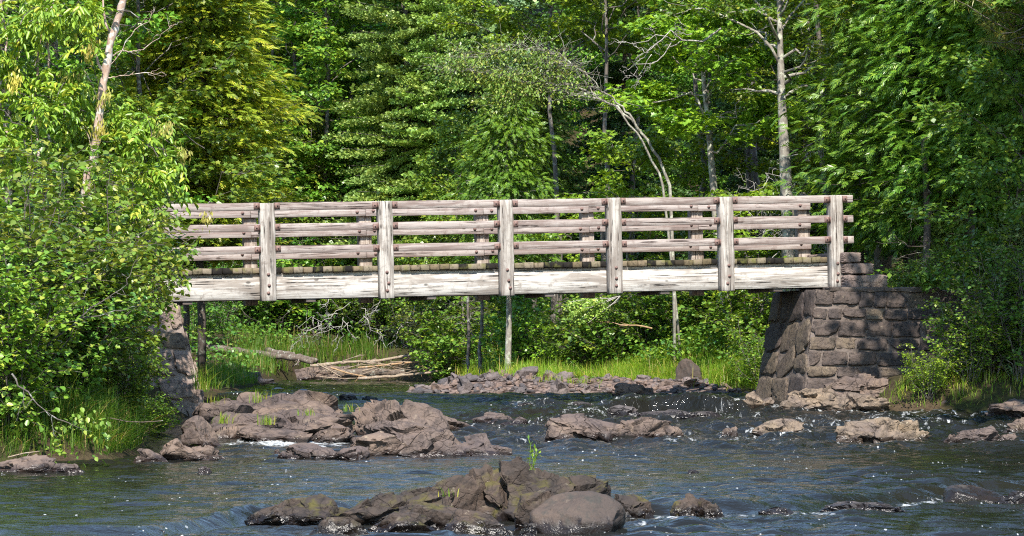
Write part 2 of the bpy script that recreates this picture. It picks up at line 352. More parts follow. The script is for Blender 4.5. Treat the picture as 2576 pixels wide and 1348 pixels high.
# ------------------------------------------------------------------ river, land
def zw(y): return .55*np.clip((np.asarray(y, float)-39)/15, 0, 1)
def y_at(v, dz=0.0):                                # distance at which the water shows at picture height v
    lo, hi = 10.0, 200.0
    if v > 1262: return (CZ+.10-dz)*F/(v-CV)
    for _ in range(60):
        m = (lo+hi)/2; vv = CV+(CZ-zw(m)-dz)*F/m
        if vv > v: lo = m
        else: hi = m
    return lo
LANDL = np.array([(-300, -60), (-8.2, -60), (-8.2, 28), (-7.0, 34), (-6.4, 36.0), (-5.0, 37.4), (-4.9, 39.5), (-5.3, 44), (-5.2, 50), (-5.5, 58), (-5.8, 66), (-6.1, 74), (-6.3, 80),
                  (-5.6, 84), (-3.4, 83), (-1.4, 78), (-.6, 72), (.4, 67), (1.5, 62.5), (3.2, 59), (4.4, 57), (5.4, 55.5), (5.9, 52), (5.9, 49.2), (8.0, 48.6), (10.5, 47), (11.5, 42), (11, 20), (11, -60), (300, -60), (300, 420), (-300, 420)], float)
BAR = np.array([(-2.4, 57.4), (-1.9, 56.4), (0.2, 55.8), (2.4, 55), (4.0, 53.6), (4.9, 54.2), (4.6, 57.4), (3.2, 59), (1.6, 62.6), (0, 68), (-1.0, 72), (-1.5, 70), (-1.2, 66), (-1.9, 61)], float)
def sdf(poly, x, y):
    p = np.stack((x, y), -1); d = np.full(x.shape, 1e9); ins = np.zeros(x.shape, bool); n = len(poly)
    for i in range(n):
        a, b = poly[i], poly[(i+1) % n]; e = b-a; w = p-a
        t = np.clip((w@e)/(e@e), 0, 1); d = np.minimum(d, np.linalg.norm(w-t[..., None]*e, axis=-1))
        c = ((a[1] <= p[..., 1]) & (b[1] > p[..., 1])) | ((b[1] <= p[..., 1]) & (a[1] > p[..., 1]))
        with np.errstate(divide='ignore', invalid='ignore'): xi = a[0]+(p[..., 1]-a[1])/(b[1]-a[1])*(b[0]-a[0])
        ins ^= c & (p[..., 0] < xi)
    return np.where(ins, d, -d)
# the footbridge frame: origin under the middle post, x along the bridge, y across it
YAW = R(15.6); TILT = R(1.5); BO = np.array((X(1275, 50.0), 50.0, CZ+(CV-740)*50/F))
cY, sY = math.cos(YAW), math.sin(YAW)
def tb(u, off=0.0):                                 # distance along the bridge seen at u (off: across)
    k = (u-CU)/F; ox, oy = BO[0]-sY*off, BO[1]+cY*off; return (k*oy-ox)/(cY-k*sY)
def blocal(x, y): dx, dy = x-BO[0], y-BO[1]; return dx*cY+dy*sY, -dx*sY+dy*cY
def bworld(l, a): return BO[0]+l*cY-a*sY, BO[1]+l*sY+a*cY
def land(x, y):
    x, y = np.asarray(x, float), np.asarray(y, float); d = sdf(LANDL, x, y); w = zw(y); q = np.stack((x, y, x*0), -1)
    up = np.maximum(d, 0)
    z = w+np.where(d > 0, .28*sst(0, .5, up)+.75*(1-np.exp(-up/2.2))+.05*up, np.maximum(d*.5, -.6))
    lo_ = sst(51, 54, y)*(1-sst(76, 82, y))*(x < 0)*(1-sst(1.5, 4, up))*(d > 0); z = z-lo_*.75*(z-w)
    hill = np.maximum(0, y-86-.12*np.abs(x))*.30*sst(0, 30, y-84)+np.maximum(0, y-60)*.012
    z = z+np.where(d > 0, hill, 0)
    z = z+np.where(d > .3, .18*fbm(q*.35, 3)*sst(.3, 3, up), 0)+.05*fbm(q*1.4, 3)
    g = sdf(BAR, x, y); gz = w-.25+.5*sst(-.8, 1.8, g)+.04*fbm(q*2, 2); kb = sst(-3.5, -.3, g); z = z*(1-kb)+kb*np.where(g > -3.6, np.maximum(np.where(d > 0, np.minimum(z, np.maximum(gz, w-.1)+1.3*sst(-.3, 5.0, d)), z), gz), z)
    l, a = blocal(x, y)                              # made-up ground behind the two abutments
    mr = sst(5.9, 6.4, l)*sst(-.2, .15, a)*(1-sst(2.2, 5.5, a)); z = z*(1-mr)+mr*np.maximum(z, 2.3+.0*l)
    ml = sst(5.9, 6.6, -l)*sst(.0, .5, a)*(1-sst(2.2, 4, a)); z = z*(1-ml)+ml*np.maximum(z, 2.25)
    return z
def gz(x, y): return float(land(np.array([x]), np.array([y]))[0])

def axis_pts(*seg):
    out = []
    for a, b, n in seg: out.append(np.linspace(a, b, n, endpoint=False))
    return np.concatenate(out+[np.array([seg[-1][1]])])
def grid_faces(nx, ny):
    i = np.arange(ny-1)[:, None]*nx; j = np.arange(nx-1)[None]
    return np.stack((i+j, i+j+1, i+nx+j+1, i+nx+j), -1).reshape(-1, 4)
def make_ground():
    xs = axis_pts((-300, -40, 14), (-40, -14, 40), (-14, 14, 130), (14, 40, 40), (40, 300, 14)); ys = axis_pts((-60, 15, 40), (15, 70, 210), (70, 130, 120), (130, 420, 24))
    xx, yy = np.meshgrid(xs, ys); zz = land(xx, yy); V = np.stack((xx, yy, zz), -1).reshape(-1, 3); Fc = grid_faces(len(xs), len(ys))
    c = V[Fc].mean(1); g = sdf(BAR, c[:, 0], c[:, 1]) > -.25
    G = Geo(); G.add(V, Fc); G.M = [g.astype(int)]; kind(G.build('ground', [M['ground'], M['gravel']], smooth=True), 'structure')
make_ground()

# water: one sheet, real waves; rougher where it runs over the rocks
def m_water():
    t = NT('river_water'); q = t.pos(); at = t.n('ShaderNodeAttribute', attribute_name='foam').outputs['Fac']; rp = t.n('ShaderNodeAttribute', attribute_name='rough').outputs['Fac']
    w1 = t.noise(t.map(q, (4.5, 6.5, 1)), 1, 4, .6, .3); w2 = t.noise(t.map(q, (14, 20, 1)), 1, 3, .6)
    h = t.math('ADD', t.math('MULTIPLY', w1, .7), t.math('MULTIPLY', w2, .22)); hr = t.math('MULTIPLY', h, t.mr(rp, 0, 1, .5, 1.6))
    nb = t.bump(hr, 1.0, .05)
    fn = t.noise(t.map(q, (7, 4.5, 1)), 1, 6, .68, 1.4); fo = t.math('MULTIPLY', t.mr(fn, t.mr(at, 0, 2, .80, .0), t.mr(at, 0, 2, .90, .38)), t.mr(at, .02, .3, 0, .9))
    v = t.n('ShaderNodeTexVoronoi'); t.set(v.inputs['Vector'], t.map(q, (17, 6.5, 1))); v.inputs['Scale'].default_value = 1; vs = t.sep(v.outputs['Color'])
    pat = t.mr(t.noise(t.map(q, (.55, .35, 1)), 1, 3),   .46, .62)
    sp = t.math('MULTIPLY', t.mr(v.outputs['Distance'], t.mr(vs[0], .45, 1, .02, .18), t.mr(vs[0], .45, 1, .06, .26), 1, 0), t.math('MULTIPLY', pat, t.mr(vs[1], .35, .5)))
    f = t.math('MAXIMUM', fo, t.math('MULTIPLY', sp, .75))
    body_sky = t.mix(t.noise(q, .5, 2), (.006, .009, .011), (.018, .015, .009))  # bluish end paints sky reflection into the colour; brown end is the water
    col = t.mix(f, body_sky, (.68, .70, .70)); p = t.pbr(col, t.mr(f, 0, 1, .06, .7), nb, .5); p.inputs['IOR'].default_value = 1.33
    return t.done(p)
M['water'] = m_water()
ROCKPTS = []                                       # (x, y, radius) of the rocks standing in the water: foam gathers round them
def water_z(x, y):
    x, y = np.asarray(x, float), np.asarray(y, float); q = np.stack((x, y, x*0), -1)
    yw = np.interp(x, (-4, -2.9, -2.2, 0, 1.4, 2, 2.9, 4.5, 6), (22.9, 23.3, 26.0, 26.5, 26.7, 26.9, 27.5, 30.4, 31.5))+.30*fbm(q*.9, 2); low = 1-sst(-.35, .55, y-yw)
    z = zw(y)-.10*low
    z = z+.055*np.exp(-((y-yw-.5)/.45)**2)*(.4+fbm(q*np.array((1.1, .5, 1))+3, 2))*sst(.5, 1.6, np.abs(x+.4))
    st = sst(1.3, 2.0, x)*(1-sst(3.6, 4.4, x)); yy = 50.2+.25*np.sin(x*3)
    z = z+st*(.15*sst(-.12, .10, y-yy)*(1-sst(.12, 3, y-yy))-.09*sst(-2.5, -.1, y-yy)*(1-sst(-.1, .1, y-yy)))
    rp = sst(38.5, 42, y)*(1-sst(52.5, 57, y)); rp = rp*(.25+.75*sst(-.5, 1.2, x+.9))+.35*sst(1, 0, np.abs(y-yw+.9)/1.3)+.22*sst(70, 57, y)*sst(52, 56, y)
    rp = np.clip(rp, .06, 1)
    X_, Y_ = x*1.0, y*1.0; rw = np.random.default_rng(4); rip = 0
    wm = .45+.75*np.clip(fbm(q*np.array((.22, .16, 1))+31, 3)+.35, 0, 1.2)
    for k in range(26):
        lam = rw.uniform(.2, .65); th = rw.normal(np.pi/2, .42); kx, ky = np.cos(th)*2*np.pi/lam, np.sin(th)*2*np.pi/lam; ph = rw.uniform(0, 6.28)
        rip = rip+.0092*lam*np.sin(kx*X_+ky*Y_+ph+1.6*vnoise(q*.7+k))
    z = z+rip*(wm+.9*rp)*sst(-.2, .1, 95-y)
    a = .011+.0*x
    z = z+a*(fbm(q*np.array((1.7, .9, 1)), 3))+.006*np.sin(q[..., 1]*7+3*vnoise(q*.6)) 
    z = z+rp*(.055*fbm(q*np.array((2.6, 2.0, 1))+9, 4, .6)+.02*np.abs(fbm(q*np.array((6.5, 3.5, 1)), 2)))
    return z, rp, yw
def make_water():
    xs = axis_pts((-40, -12, 30), (-12, -7, 50), (-7, 9, 360), (9, 14, 40), (14, 30, 16)); ys = axis_pts((-60, 20, 80), (20, 40, 420), (40, 58, 330), (58, 88, 160))
    xx, yy = np.meshgrid(xs, ys); zz, rp, yw = water_z(xx, yy); V = np.stack((xx, yy, zz), -1).reshape(-1, 3)
    fo = .62*sst(.55, 1.0, rp)*sst(-.1, .6, fbm(np.stack((xx*.8, yy*.5, xx*0), -1), 3)+.35)
    dy = yy-yw; fo = np.maximum(fo, .75*sst(-1.5, -.5, dy)*(1-sst(-.35, .1, dy))*sst(-.15, .5, fbm(np.stack((xx*1.3, yy*.7, xx*0+5), -1), 3)+.25))
    st = sst(1.3, 2.0, xx)*(1-sst(3.6, 4.4, xx)); yc = 50.2+.25*np.sin(xx*3); fo = np.maximum(fo, 0.62*st*np.exp(-((yy-yc+.12)/.22)**2)*sst(.0, .5, vnoise(np.stack((xx*5, yy*.4, xx*0), -1))+.15))
    for rx, ry, rr in ROCKPTS:
        dx = xx-rx; d = np.sqrt(dx**2+((yy-ry)*.9)**2)/rr; k = np.exp(-((d-1.08)/.16)**2)*(.5 if ry < 36 else .85)*np.where(yy < ry, 1, .5)
        fo = np.maximum(fo, k*np.clip(rp*2.2, .25, 1))
    pale = np.exp(-(((xx-X(715, 41.3))/1.15)**2+((yy-41.4)/.75)**2)); fo = np.maximum(fo, 1.25*pale)
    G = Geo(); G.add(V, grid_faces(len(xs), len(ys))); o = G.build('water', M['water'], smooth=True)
    for nm, a in (('foam', fo), ('rough', rp)):
        at = o.data.attributes.new(nm, 'FLOAT', 'POINT'); at.data.foreach_set('value', a.ravel().astype(np.float32))
    kind(o, 'structure')

exec_later = []
# ------------------------------------------------------------------ the footbridge
def centred(V): c = (V.min(0)+V.max(0))/2; return V-c, c
def piece(name, mat, parent, c, d, rng, axis=0, bev=.004, cuts=14, wear=.006, off=(0, 0, 0)):
    V, Fs = bbox(*d, bev=bev, wear=wear, rng=rng, cuts=cuts, axis=axis)
    G = Geo(); G.add(V, Fs); return G.build(name, mat, parent, loc=Vector(c)-Vector(off))
def bolt_mesh():
    G = Geo()
    for r, y0, y1, n in ((.029, 0, .006, 12), (.017, .006, .022, 6)):
        a = np.linspace(0, 2*np.pi, n, endpoint=False)
        V = np.concatenate([np.stack((r*np.cos(a), np.full(n, -y), r*np.sin(a)), 1) for y in (y0, y1)]); j = np.arange(n)
        G.add(V, [np.stack((j, (j+1) % n, n+(j+1) % n, n+j), 1), np.array([list(range(n, 2*n))])])
    return G.mesh('bolt', M['rust'])
BOLT = bolt_mesh()
def bracket_mesh(sgn):
    G = Geo(); G.add(*box(min(0, sgn*-.095), max(0, sgn*-.095), -.168, -.156, -.05, .05)); G.add(*box(min(0, sgn*-.010), max(0, sgn*-.010), -.215, -.168, -.05, .05))
    x = -.055*sgn
    a = np.linspace(0, 2*np.pi, 8, endpoint=False); V = np.concatenate([np.stack((x+.012*np.cos(a), np.full(8, y), .012*np.sin(a)), 1) for y in (-.169, -.178)]); j = np.arange(8)
    G.add(V, [np.stack((j, (j+1) % 8, 8+(j+1) % 8, 8+j), 1), np.array([list(range(8, 16))])], 1)
    return G.mesh('bracket', [M['rust'], M['iron']])
def make_bridge():
    rng = np.random.default_rng(5)
    root = thing('footbridge', 'long weathered timber footbridge with three rail fences spanning the rocky river', 'footbridge', BO, YAW, tilt=-TILT)
    us = [382, 675, 972, 1275, 1547, 1828, 2104]; ts = [tb(u, -.1) for u in us]
    t0, t1 = tb(318), tb(2131)
    H = (.367, .43, .522, 1.575)
    # near girder in bays so that each has its own grain, far girder whole
    for a, b in zip([t0]+ts[1:], ts[1:]+[t1]):
        piece('girder', M['girder'], root, ((a+b)/2, .1, .1835), (b-a-.004, .2, .367), rng, wear=.006, bev=.006)
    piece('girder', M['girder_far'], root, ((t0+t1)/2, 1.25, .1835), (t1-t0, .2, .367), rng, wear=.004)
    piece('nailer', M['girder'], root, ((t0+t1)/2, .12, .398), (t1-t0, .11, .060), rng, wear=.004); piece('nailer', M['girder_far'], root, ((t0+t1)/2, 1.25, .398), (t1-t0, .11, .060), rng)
    for t in np.arange(t0+1.0, t1-.5, 2.05):
        piece('cross_brace', M['girder_far'], root, (t, .68, -.03), (.16, 1.3, .055), rng, axis=1, cuts=4)
    G = Geo(); t = t0-.25; k = 0
    while t < t1+.12:
        w = .152+rng.uniform(-.008, .01); g = rng.uniform(.008, .018); c = t+w/2
        near = min(abs(c-p) for p in ts) < .12+w/2
        y0 = .004 if near else -.07+rng.normal(0, .008); y1 = 1.345 if near else 1.42+rng.normal(0, .01)
        V, Fs = bbox(w, y1-y0, .088+rng.uniform(-.006, .008), bev=.007, wear=.02, rng=rng, cuts=2, axis=1)
        V[:, 2] += rng.normal(0, .002)+(V[:, 0])*rng.normal(0, .03); G.add(V+np.array((c, (y0+y1)/2, .477)), Fs); t += w+g; k += 1
    G.build('deck', M['plank'], root)
    rz = [(.81, .128), (1.172, .124), (1.5175, .128)]; fz = [(.782, .175), (1.145, .175), (1.482, .175)]
    BR = {1: bracket_mesh(1), -1: bracket_mesh(-1)}
    for i, t in enumerate(ts):
        dx = .232+rng.uniform(-.008, .012); h = 1.605+rng.uniform(-.01, .012)
        p = piece('post', M['post'], root, (t, -.101, -.03+h/2), (dx, .2, h), rng, axis=2, bev=.012, wear=.02)
        p.rotation_euler = (rng.normal(0, .004), rng.normal(0, .006), 0)
        for k, z in enumerate((.405, .225, .10)):
            b = link('bolt', BOLT, p, (rng.normal(0, .012), -.102, z+.03-h/2))
        for zc, zh in rz:
            for sg in ((1, -1) if i else (1, -1)):
                link('bracket', BR[sg], p, (-sg*dx/2, .101, zc+rng.normal(0, .006)+.03-h/2))
    for i, t in enumerate(ts):
        h = 1.66; piece('post', M['post_back'], root, (t, 1.452, -.08+h/2), (.215, .2, h), rng, axis=2, bev=.012, wear=.02)
    ends = [tb(300)]+ts+[tb(2143)]
    for (zc, zh) in rz:
        for a, b in zip(ends[:-1], ends[1:]):
            a2 = a+(.119 if a in ts else 0); b2 = b-(.119 if b in ts else 0)
            o = piece('rail', M['rail'], root, ((a2+b2)/2, -.105, zc), (b2-a2, .098, zh), rng, wear=.006); o.rotation_euler = (0, rng.normal(0, .0012), 0)
    for (zc, zh) in fz:
        js = [tb(290, 1.3)]+ts
        for a, b in zip(js[:-1], js[1:]):
            e = .0 if b != ts[-1] else .10
            o = piece('rail', M['rail_pale'], root, ((a+b+e)/2, 1.31, zc+rng.normal(0, .004)), (b-a-.006+e, .078, zh), rng, wear=.006)
            for x in (((b-a)/2-.150), (-(b-a)/2+.15)):
                link('bolt', BOLT, o, (x+rng.normal(0, .015), -.041, rng.normal(-.012, .01)))
make_bridge()

# ------------------------------------------------------------------ the two stone abutments
def w3(l, a, z): x, y = bworld(l, a); return np.array((x, y, z))
def stone_face(G, p00, p10, p01, p11, rows, lens, seed, depth=.10, mats=(0,), gap=.02, skew=0.0, jag=.0):
    """stones laid in courses on the quad p00-p10 (bottom) / p01-p11 (top)"""
    rng = np.random.default_rng(seed); L = np.linalg.norm(p10-p00); Hh = np.linalg.norm(p01-p00)
    e = np.cumsum(np.concatenate(([0], rng.uniform(.75, 1.3, rows)))); e /= e[-1]
    def pt(s, t): return (p00*(1-s)+p10*s)*(1-t)+(p01*(1-s)+p11*s)*t
    n = nrm(np.cross(p10-p00, p01-p00)); 
    for r in range(rows):
        s = -rng.uniform(0, .5)*lens[0]/L
        while s < 1:
            w = rng.uniform(*lens)/L*(1.35-.5*r/rows); s0, s1 = max(s, 0), min(s+w, 1); s += w
            if s1-s0 < .09/L: continue
            a, b = e[r], e[r+1]; wm = (s1-s0)*L-gap; hm = (b-a)*Hh-gap
            if rng.random() < .2 and hm > .18: a += (b-a)*rng.uniform(0, .25); hm = (b-a)*Hh-gap
            c = pt((s0+s1)/2, (a+b)/2); X_ = nrm(pt(s1, (a+b)/2)-pt(s0, (a+b)/2)); Z_ = nrm(pt((s0+s1)/2, b)-pt((s0+s1)/2, a))
            if skew: 
                q = rng.normal(skew, .12); X_, Z_ = X_*math.cos(q)+Z_*math.sin(q), Z_*math.cos(q)-X_*math.sin(q)
            V, Fc = rockV(int(rng.integers(1e6)), 4, (1, 1, 1), 6, .03, 18, (.9, 1.35), blk=.3); ext = V.max(0)-V.min(0); V = (V-(V.max(0)+V.min(0))/2)/ext
            V = V*np.array((wm, depth*2*rng.uniform(.7, 1.25), hm)); W = c+V[:, 0:1]*X_+V[:, 1:2]*(-n)+V[:, 2:3]*Z_ + n*rng.uniform(-.02, .02)
            G.add(W, Fc, int(rng.choice(mats)))
def patch(G, p00, p10, p01, p11, nx, ny, amp, seed, m=0):
    s, t = np.meshgrid(np.linspace(0, 1, nx), np.linspace(0, 1, ny)); s = s[..., None]; t = t[..., None]
    V = (p00*(1-s)+p10*s)*(1-t)+(p01*(1-s)+p11*s)*t; n = nrm(np.cross(p10-p00, p01-p00))
    V = V+n*(amp*fbm(V*5+seed, 4)[..., None]); G.add(V.reshape(-1, 3), grid_faces(nx, ny), m)
def rough_block(seed, lo, hi, amp=.012, cuts=14):
    d = np.array(hi)-np.array(lo); V, Fc = ico(4); V = V/(np.abs(V)**16).sum(1, keepdims=True)**(1/16)
    V = V*d/2+(np.array(lo)+np.array(hi))/2; return V+nrm(ico(4)[0])*(amp*fbm(V*6+seed, 4))[:, None], Fc
def make_right_abutment():
    c = w3(6.4, 0, 0); root = thing('stone_abutment', 'dark mortared stone abutment with steps carrying the right end of the footbridge', 'abutment', c)
    zt, zb = 2.42, -.05
    A = dict(nt=w3(5.36, -.45, zt), nb=w3(4.98, -.68, zb), ft=w3(5.40, 1.55, zt), fb=w3(4.88, 1.6, zb), rt=w3(9.6, -.45, zt-.06), rb=w3(9.6, -.66, zb), bt=w3(9.6, 1.9, zt-.06))
    k = lambda p: p-c
    G = Geo(); 
    patch(G, k(A['nb']), k(A['rb']), k(A['nt']), k(A['rt']), 110, 60, .02, 3); patch(G, k(A['fb']), k(A['nb']), k(A['ft']), k(A['nt']), 60, 60, .02, 9)
    patch(G, k(A['nt']), k(A['rt']), k(A['ft']), k(A['bt']), 90, 50, .012, 5); patch(G, k(w3(9.6, 1.6, zb)), k(A['fb']), k(A['bt']), k(A['ft']), 10, 10, .01, 5)
    G.build('mortar_core', M['mortar'], root, smooth=True)
    G = Geo()
    up = np.array((0, 0, .10))
    stone_face(G, k(A['nb'])+np.array((0, 0, .1)), k(A['rb']), k(A['nt']), k(A['rt']), 9, (.28, .58), 4, .04, (0, 0, 0, 0, 1))
    G.build('front_stones', [M['wall_stone'], M['wall_stone_tan']], root, smooth=True, sharp=50)
    G = Geo(); stone_face(G, k(A['fb']), k(A['nb']), k(A['ft']), k(A['nt']), 5, (.5, .95), 8, .05, (0, 0, 1), .012, .12)
    G.build('side_stones', [M['wall_stone_tan'], M['wall_stone']], root, smooth=True, sharp=50)
    G = Geo()
    for i, (ua, ub, v) in enumerate(((2118, 2166, 637), (2167, 2201, 664), (2202, 2237, 692))):
        la, lb = tb(ua, -.3), tb(ub, -.3); ztop = CZ+(CV-v)*51.9/F; la = tb(2118, -.3)+.01*i; zb_ = (CZ+(CV-(664, 692, 692)[i])*51.9/F+.002) if i < 2 else zt-.04; lo = (la, -.34+.012*i, zb_); hi = (lb, 1.5, ztop)
        V, Fc = rough_block(i*3.3, lo, hi, .018); x, y = bworld(V[:, 0], V[:, 1]); G.add(np.stack((x, y, V[:, 2]), 1)-c, Fc)
    G.build('steps', M['wall_stone_pink'], root, smooth=True, sharp=40)
    V, Fc = rough_block(77., (5.62, -.50, zt-.03), (7.7, -.1, zt+.05), .025); x, y = bworld(V[:, 0], V[:, 1]); G = Geo(); G.add(np.stack((x, y, V[:, 2]), 1)-c, Fc)
    V, Fc = rough_block(71., (7.71, -.50, zt-.08), (9.7, -.1, zt+.0), .025); x, y = bworld(V[:, 0], V[:, 1]); G.add(np.stack((x, y, V[:, 2]), 1)-c, Fc)
    G.build('coping', M['mortar'], root, smooth=True)
make_right_abutment()
def make_left_abutment():
    l0, l1 = tb(446, -.5), tb(534, -.7); c = w3(l0-1.5, 0, 0); k = lambda p: p-c
    root = thing('stone_abutment', 'sunlit pinkish battered stone abutment under the left end of the footbridge, behind bushes', 'abutment', c)
    zt, zb = 2.14, .05
    nb, nt, lb, lt = w3(l1, -.75, zb), w3(l0, -.42, zt), w3(l0-2.8, -.75, zb), w3(l0-2.8, -.42, zt); fb, ft = w3(l1, 1.5, zb), w3(l0, 1.5, zt)
    G = Geo(); patch(G, k(lb), k(nb), k(lt), k(nt), 90, 60, .015, 3); patch(G, k(nb), k(fb), k(nt), k(ft), 50, 50, .015, 4); patch(G, k(lt), k(nt), k(w3(l0-2.8, 1.5, zt)), k(ft), 40, 30, .01, 6)
    G.build('mortar_core', M['mortar_pale'], root, smooth=True)
    G = Geo(); stone_face(G, k(lb), k(nb), k(lt), k(nt), 5, (.45, .85), 21, .055, (0, 0, 1), .03, -.06); stone_face(G, k(nb), k(fb), k(nt), k(ft), 5, (.45, .85), 22, .05, (0,))
    G.build('face_stones', [M['wall_stone_pink'], M['wall_stone_tan']], root, smooth=True, sharp=45)
make_left_abutment()

# ------------------------------------------------------------------ rocks
def lump(G, u0, u1, vt, vb, seed, n=4, dep=.8, dy=0.0, c=(0, 0, 0), tilt=0.0, bury=.35, m=0, y=None, **kw):
    """one angular mass of rock, u0-u1 wide, its top at vt and its foot on the water at vb"""
    y = (y_at(vb) if y is None else y)+dy; w = (u1-u0)*y/F; x = X((u0+u1)/2, y)
    zt = CZ+(CV-vt)*y/F; z0 = CZ+(CV-vb)*(y)/F if dy == 0 else float(zw(y)); h = max(zt-z0, .03)
    kw.setdefault('planes', 12); V, Fc = rockV(seed, n, (1, 1, 1), **kw)
    V = roty(V*np.array((w, w*dep, (h*(1+bury)+.1))), tilt); V = rotz(V, 0)
    e = V.max(0)-V.min(0); V = (V-V.min(0))/e; D = np.array((w, w*dep, h*(1+bury)+.12)); V = V*D
    off = np.array((x-w/2, y-.15*w*dep, zt-D[2])); G.add(V+off-np.asarray(c), Fc, m); return x, y, w
def rock(label, u0, u1, vt, vb, seed, mat='rock', n=4, group=None, foam=True, name='river_rock', lumps=(), y=None, **kw):
    if mat == 'rock_smooth': kw.setdefault('blk', .18)
    yy = y_at(vb) if y is None else y; c = np.array((X((u0+u1)/2, yy), yy, float(zw(yy))))
    G = Geo(); x, y_, w = lump(G, u0, u1, vt, vb, seed, n, c=c, y=y, **kw)
    for k, l in enumerate(lumps): lump(G, *l[:4], seed*31+k, n, c=c, y=y, **{**kw, **(l[4] if len(l) > 4 else {})})
    o = G.build(name, M[mat], loc=c, smooth=True, sharp=32); tag(o, label, 'rock', group)
    if foam: ROCKPTS.append((x, y_+.1*w, w/2))
    return o
def outcrop(label, lumps, mat, seed, name='rock_outcrop', base=None, n=5, **kw):
    u0 = min(l[0] for l in lumps); u1 = max(l[1] for l in lumps); vb = max(l[3] for l in lumps); yy = y_at(vb); c = np.array((X((u0+u1)/2, yy), yy, float(zw(yy))))
    G = Geo()
    for k, l in enumerate(lumps):
        a = dict(kw); a.update(l[4] if len(l) > 4 else {})
        x, y_, w = lump(G, *l[:4], seed*97+k, a.pop('n', n), c=c, **a)
        if k % 2 == 0: ROCKPTS.append((x, y_+.1*w, w/2))
    o = G.build(name, M[mat], loc=c, smooth=True, sharp=30); return tag(o, label, 'rock outcrop')
Y2 = dict(dy=1.2); Y1 = dict(dy=.6); Y3 = dict(dy=.25)
outcrop('dark craggy bedrock outcrop with a mossy left slope and split peak, nearest the viewer', [
    (1085, 1370, 1150, 1330, dict(dy=.55, dep=.7, p=2.2, cut=(.5, .85))), (1250, 1475, 1160, 1330, dict(dy=.5, dep=.7, tilt=.2, p=2.2, cut=(.5, .85))), (1290, 1420, 1225, 1340, dict(dy=.12, dep=.5, tilt=-.5)),
    (1040, 1240, 1195, 1330, dict(dy=.5, dep=.7, tilt=-.2)), (960, 1160, 1225, 1332, dict(dy=.4, dep=.7, tilt=-.2)), (830, 1030, 1238, 1335, dict(dy=.35, dep=.8, tilt=-.2)),
    (700, 900, 1244, 1332, dict(dy=.4, dep=.8)), (608, 790, 1254, 1328, dict(dy=.3, dep=.6, tilt=-.15)), (880, 1120, 1288, 1342, dict(dep=.5, p=2.4)), (770, 960, 1300, 1344, dict(dep=.5)),
    (1100, 1310, 1283, 1343, dict(dep=.5)), (1000, 1170, 1262, 1338, dict(dy=.15, dep=.6, tilt=.2)), (1400, 1540, 1195, 1325, dict(dy=.75, dep=.7, tilt=.3)), (1300, 1352, 1312, 1346, dict(dep=.6, n=4))],
    'rock_fg', 3, planes=14, amp=.07, fine=.03, blk=.55)
rock('smooth rounded brown boulder leaning on the right foot of the dark craggy outcrop', 1332, 1578, 1238, 1342, 11, 'rock_smooth', 5, dep=.75, p=2.1, planes=6, cut=(.72, .95), amp=.045, bury=.15, name='boulder', blk=.08)
rock('low dark brown rock tucked behind the smooth rounded boulder at its right', 1490, 1640, 1243, 1308, 12, 'rock_fg', 5, dep=.8, fine=.03, lumps=((1570, 1650, 1262, 1308),))
rock('pointed dark brown rock at the left end of the small foreground drop', 1690, 1815, 1240, 1302, 13, 'rock_fg', 5, dep=.7, fine=.03, lumps=((1680, 1745, 1258, 1303), (1770, 1822, 1266, 1303)))
rock('long low brown rock at the right end of the small foreground drop', 2375, 2545, 1221, 1268, 14, 'rock_smooth', 5, dep=.5, p=4, planes=8)
rock('dark wet rock at the right edge beside the long low brown rock', 2530, 2600, 1234, 1268, 15, 'rock_dark', 4, lumps=((2500, 2560, 1246, 1270),))
for k, (a, b, t_, f, s) in enumerate(((1880, 2010, 1276, 1296, 'wet black rock just under the lip of the foreground drop, beside the pointed rock'), (2050, 2330, 1264, 1292, 'wide wet black rock the water slides over in the foreground drop'))):
    rock(s, a, b, t_, f, 16+k, 'rock_dark', 5, dep=.4, p=2.2, planes=5, amp=.05)
rock('tiny triangular rock poking out of the calm pool on the left', 496, 532, 1172, 1192, 20, 'rock', 4)
rock('barely awash flat dark rock in the calm pool right of the outcrop peak', 1722, 1760, 1181, 1189, 21, 'rock_dark', 3)
rock('reddish brown submerged rock at the lower left corner', -20, 62, 1324, 1350, 22, 'rock_smooth', 4, p=2.2)
rock('ragged brown rock awash in white water at the bottom left edge', 270, 420, 1328, 1352, 23, 'rock_smooth', 5, fine=.03, dep=.4)
outcrop('broad purplish brown ledge of cracked bedrock reaching from the left abutment', [
    (470, 640, 1000, 1105, dict(dy=2.2, dep=1.2)), (500, 900, 992, 1110, dict(dy=3.2, dep=.9, p=2.4)), (480, 720, 1035, 1110, dict(dy=1.0, dep=.7)), (660, 890, 980, 1108, dict(dy=3.8, dep=.7, p=2.3, tilt=.1)),
    (640, 900, 1030, 1110, dict(dy=1.2, dep=.7, tilt=.08)), (590, 790, 1070, 1112, dict(dep=.6, p=2.3)), (760, 905, 1065, 1112, dict(dep=.8)), (590, 690, 985, 1105, dict(dy=4.4, dep=.8)), (450, 560, 1045, 1130, dict(dy=.4, dep=.9)),
    (530, 610, 1072, 1108, dict(dy=.1, dep=.8))], 'rock', 5, planes=15, amp=.06, fine=.022, blk=.5)
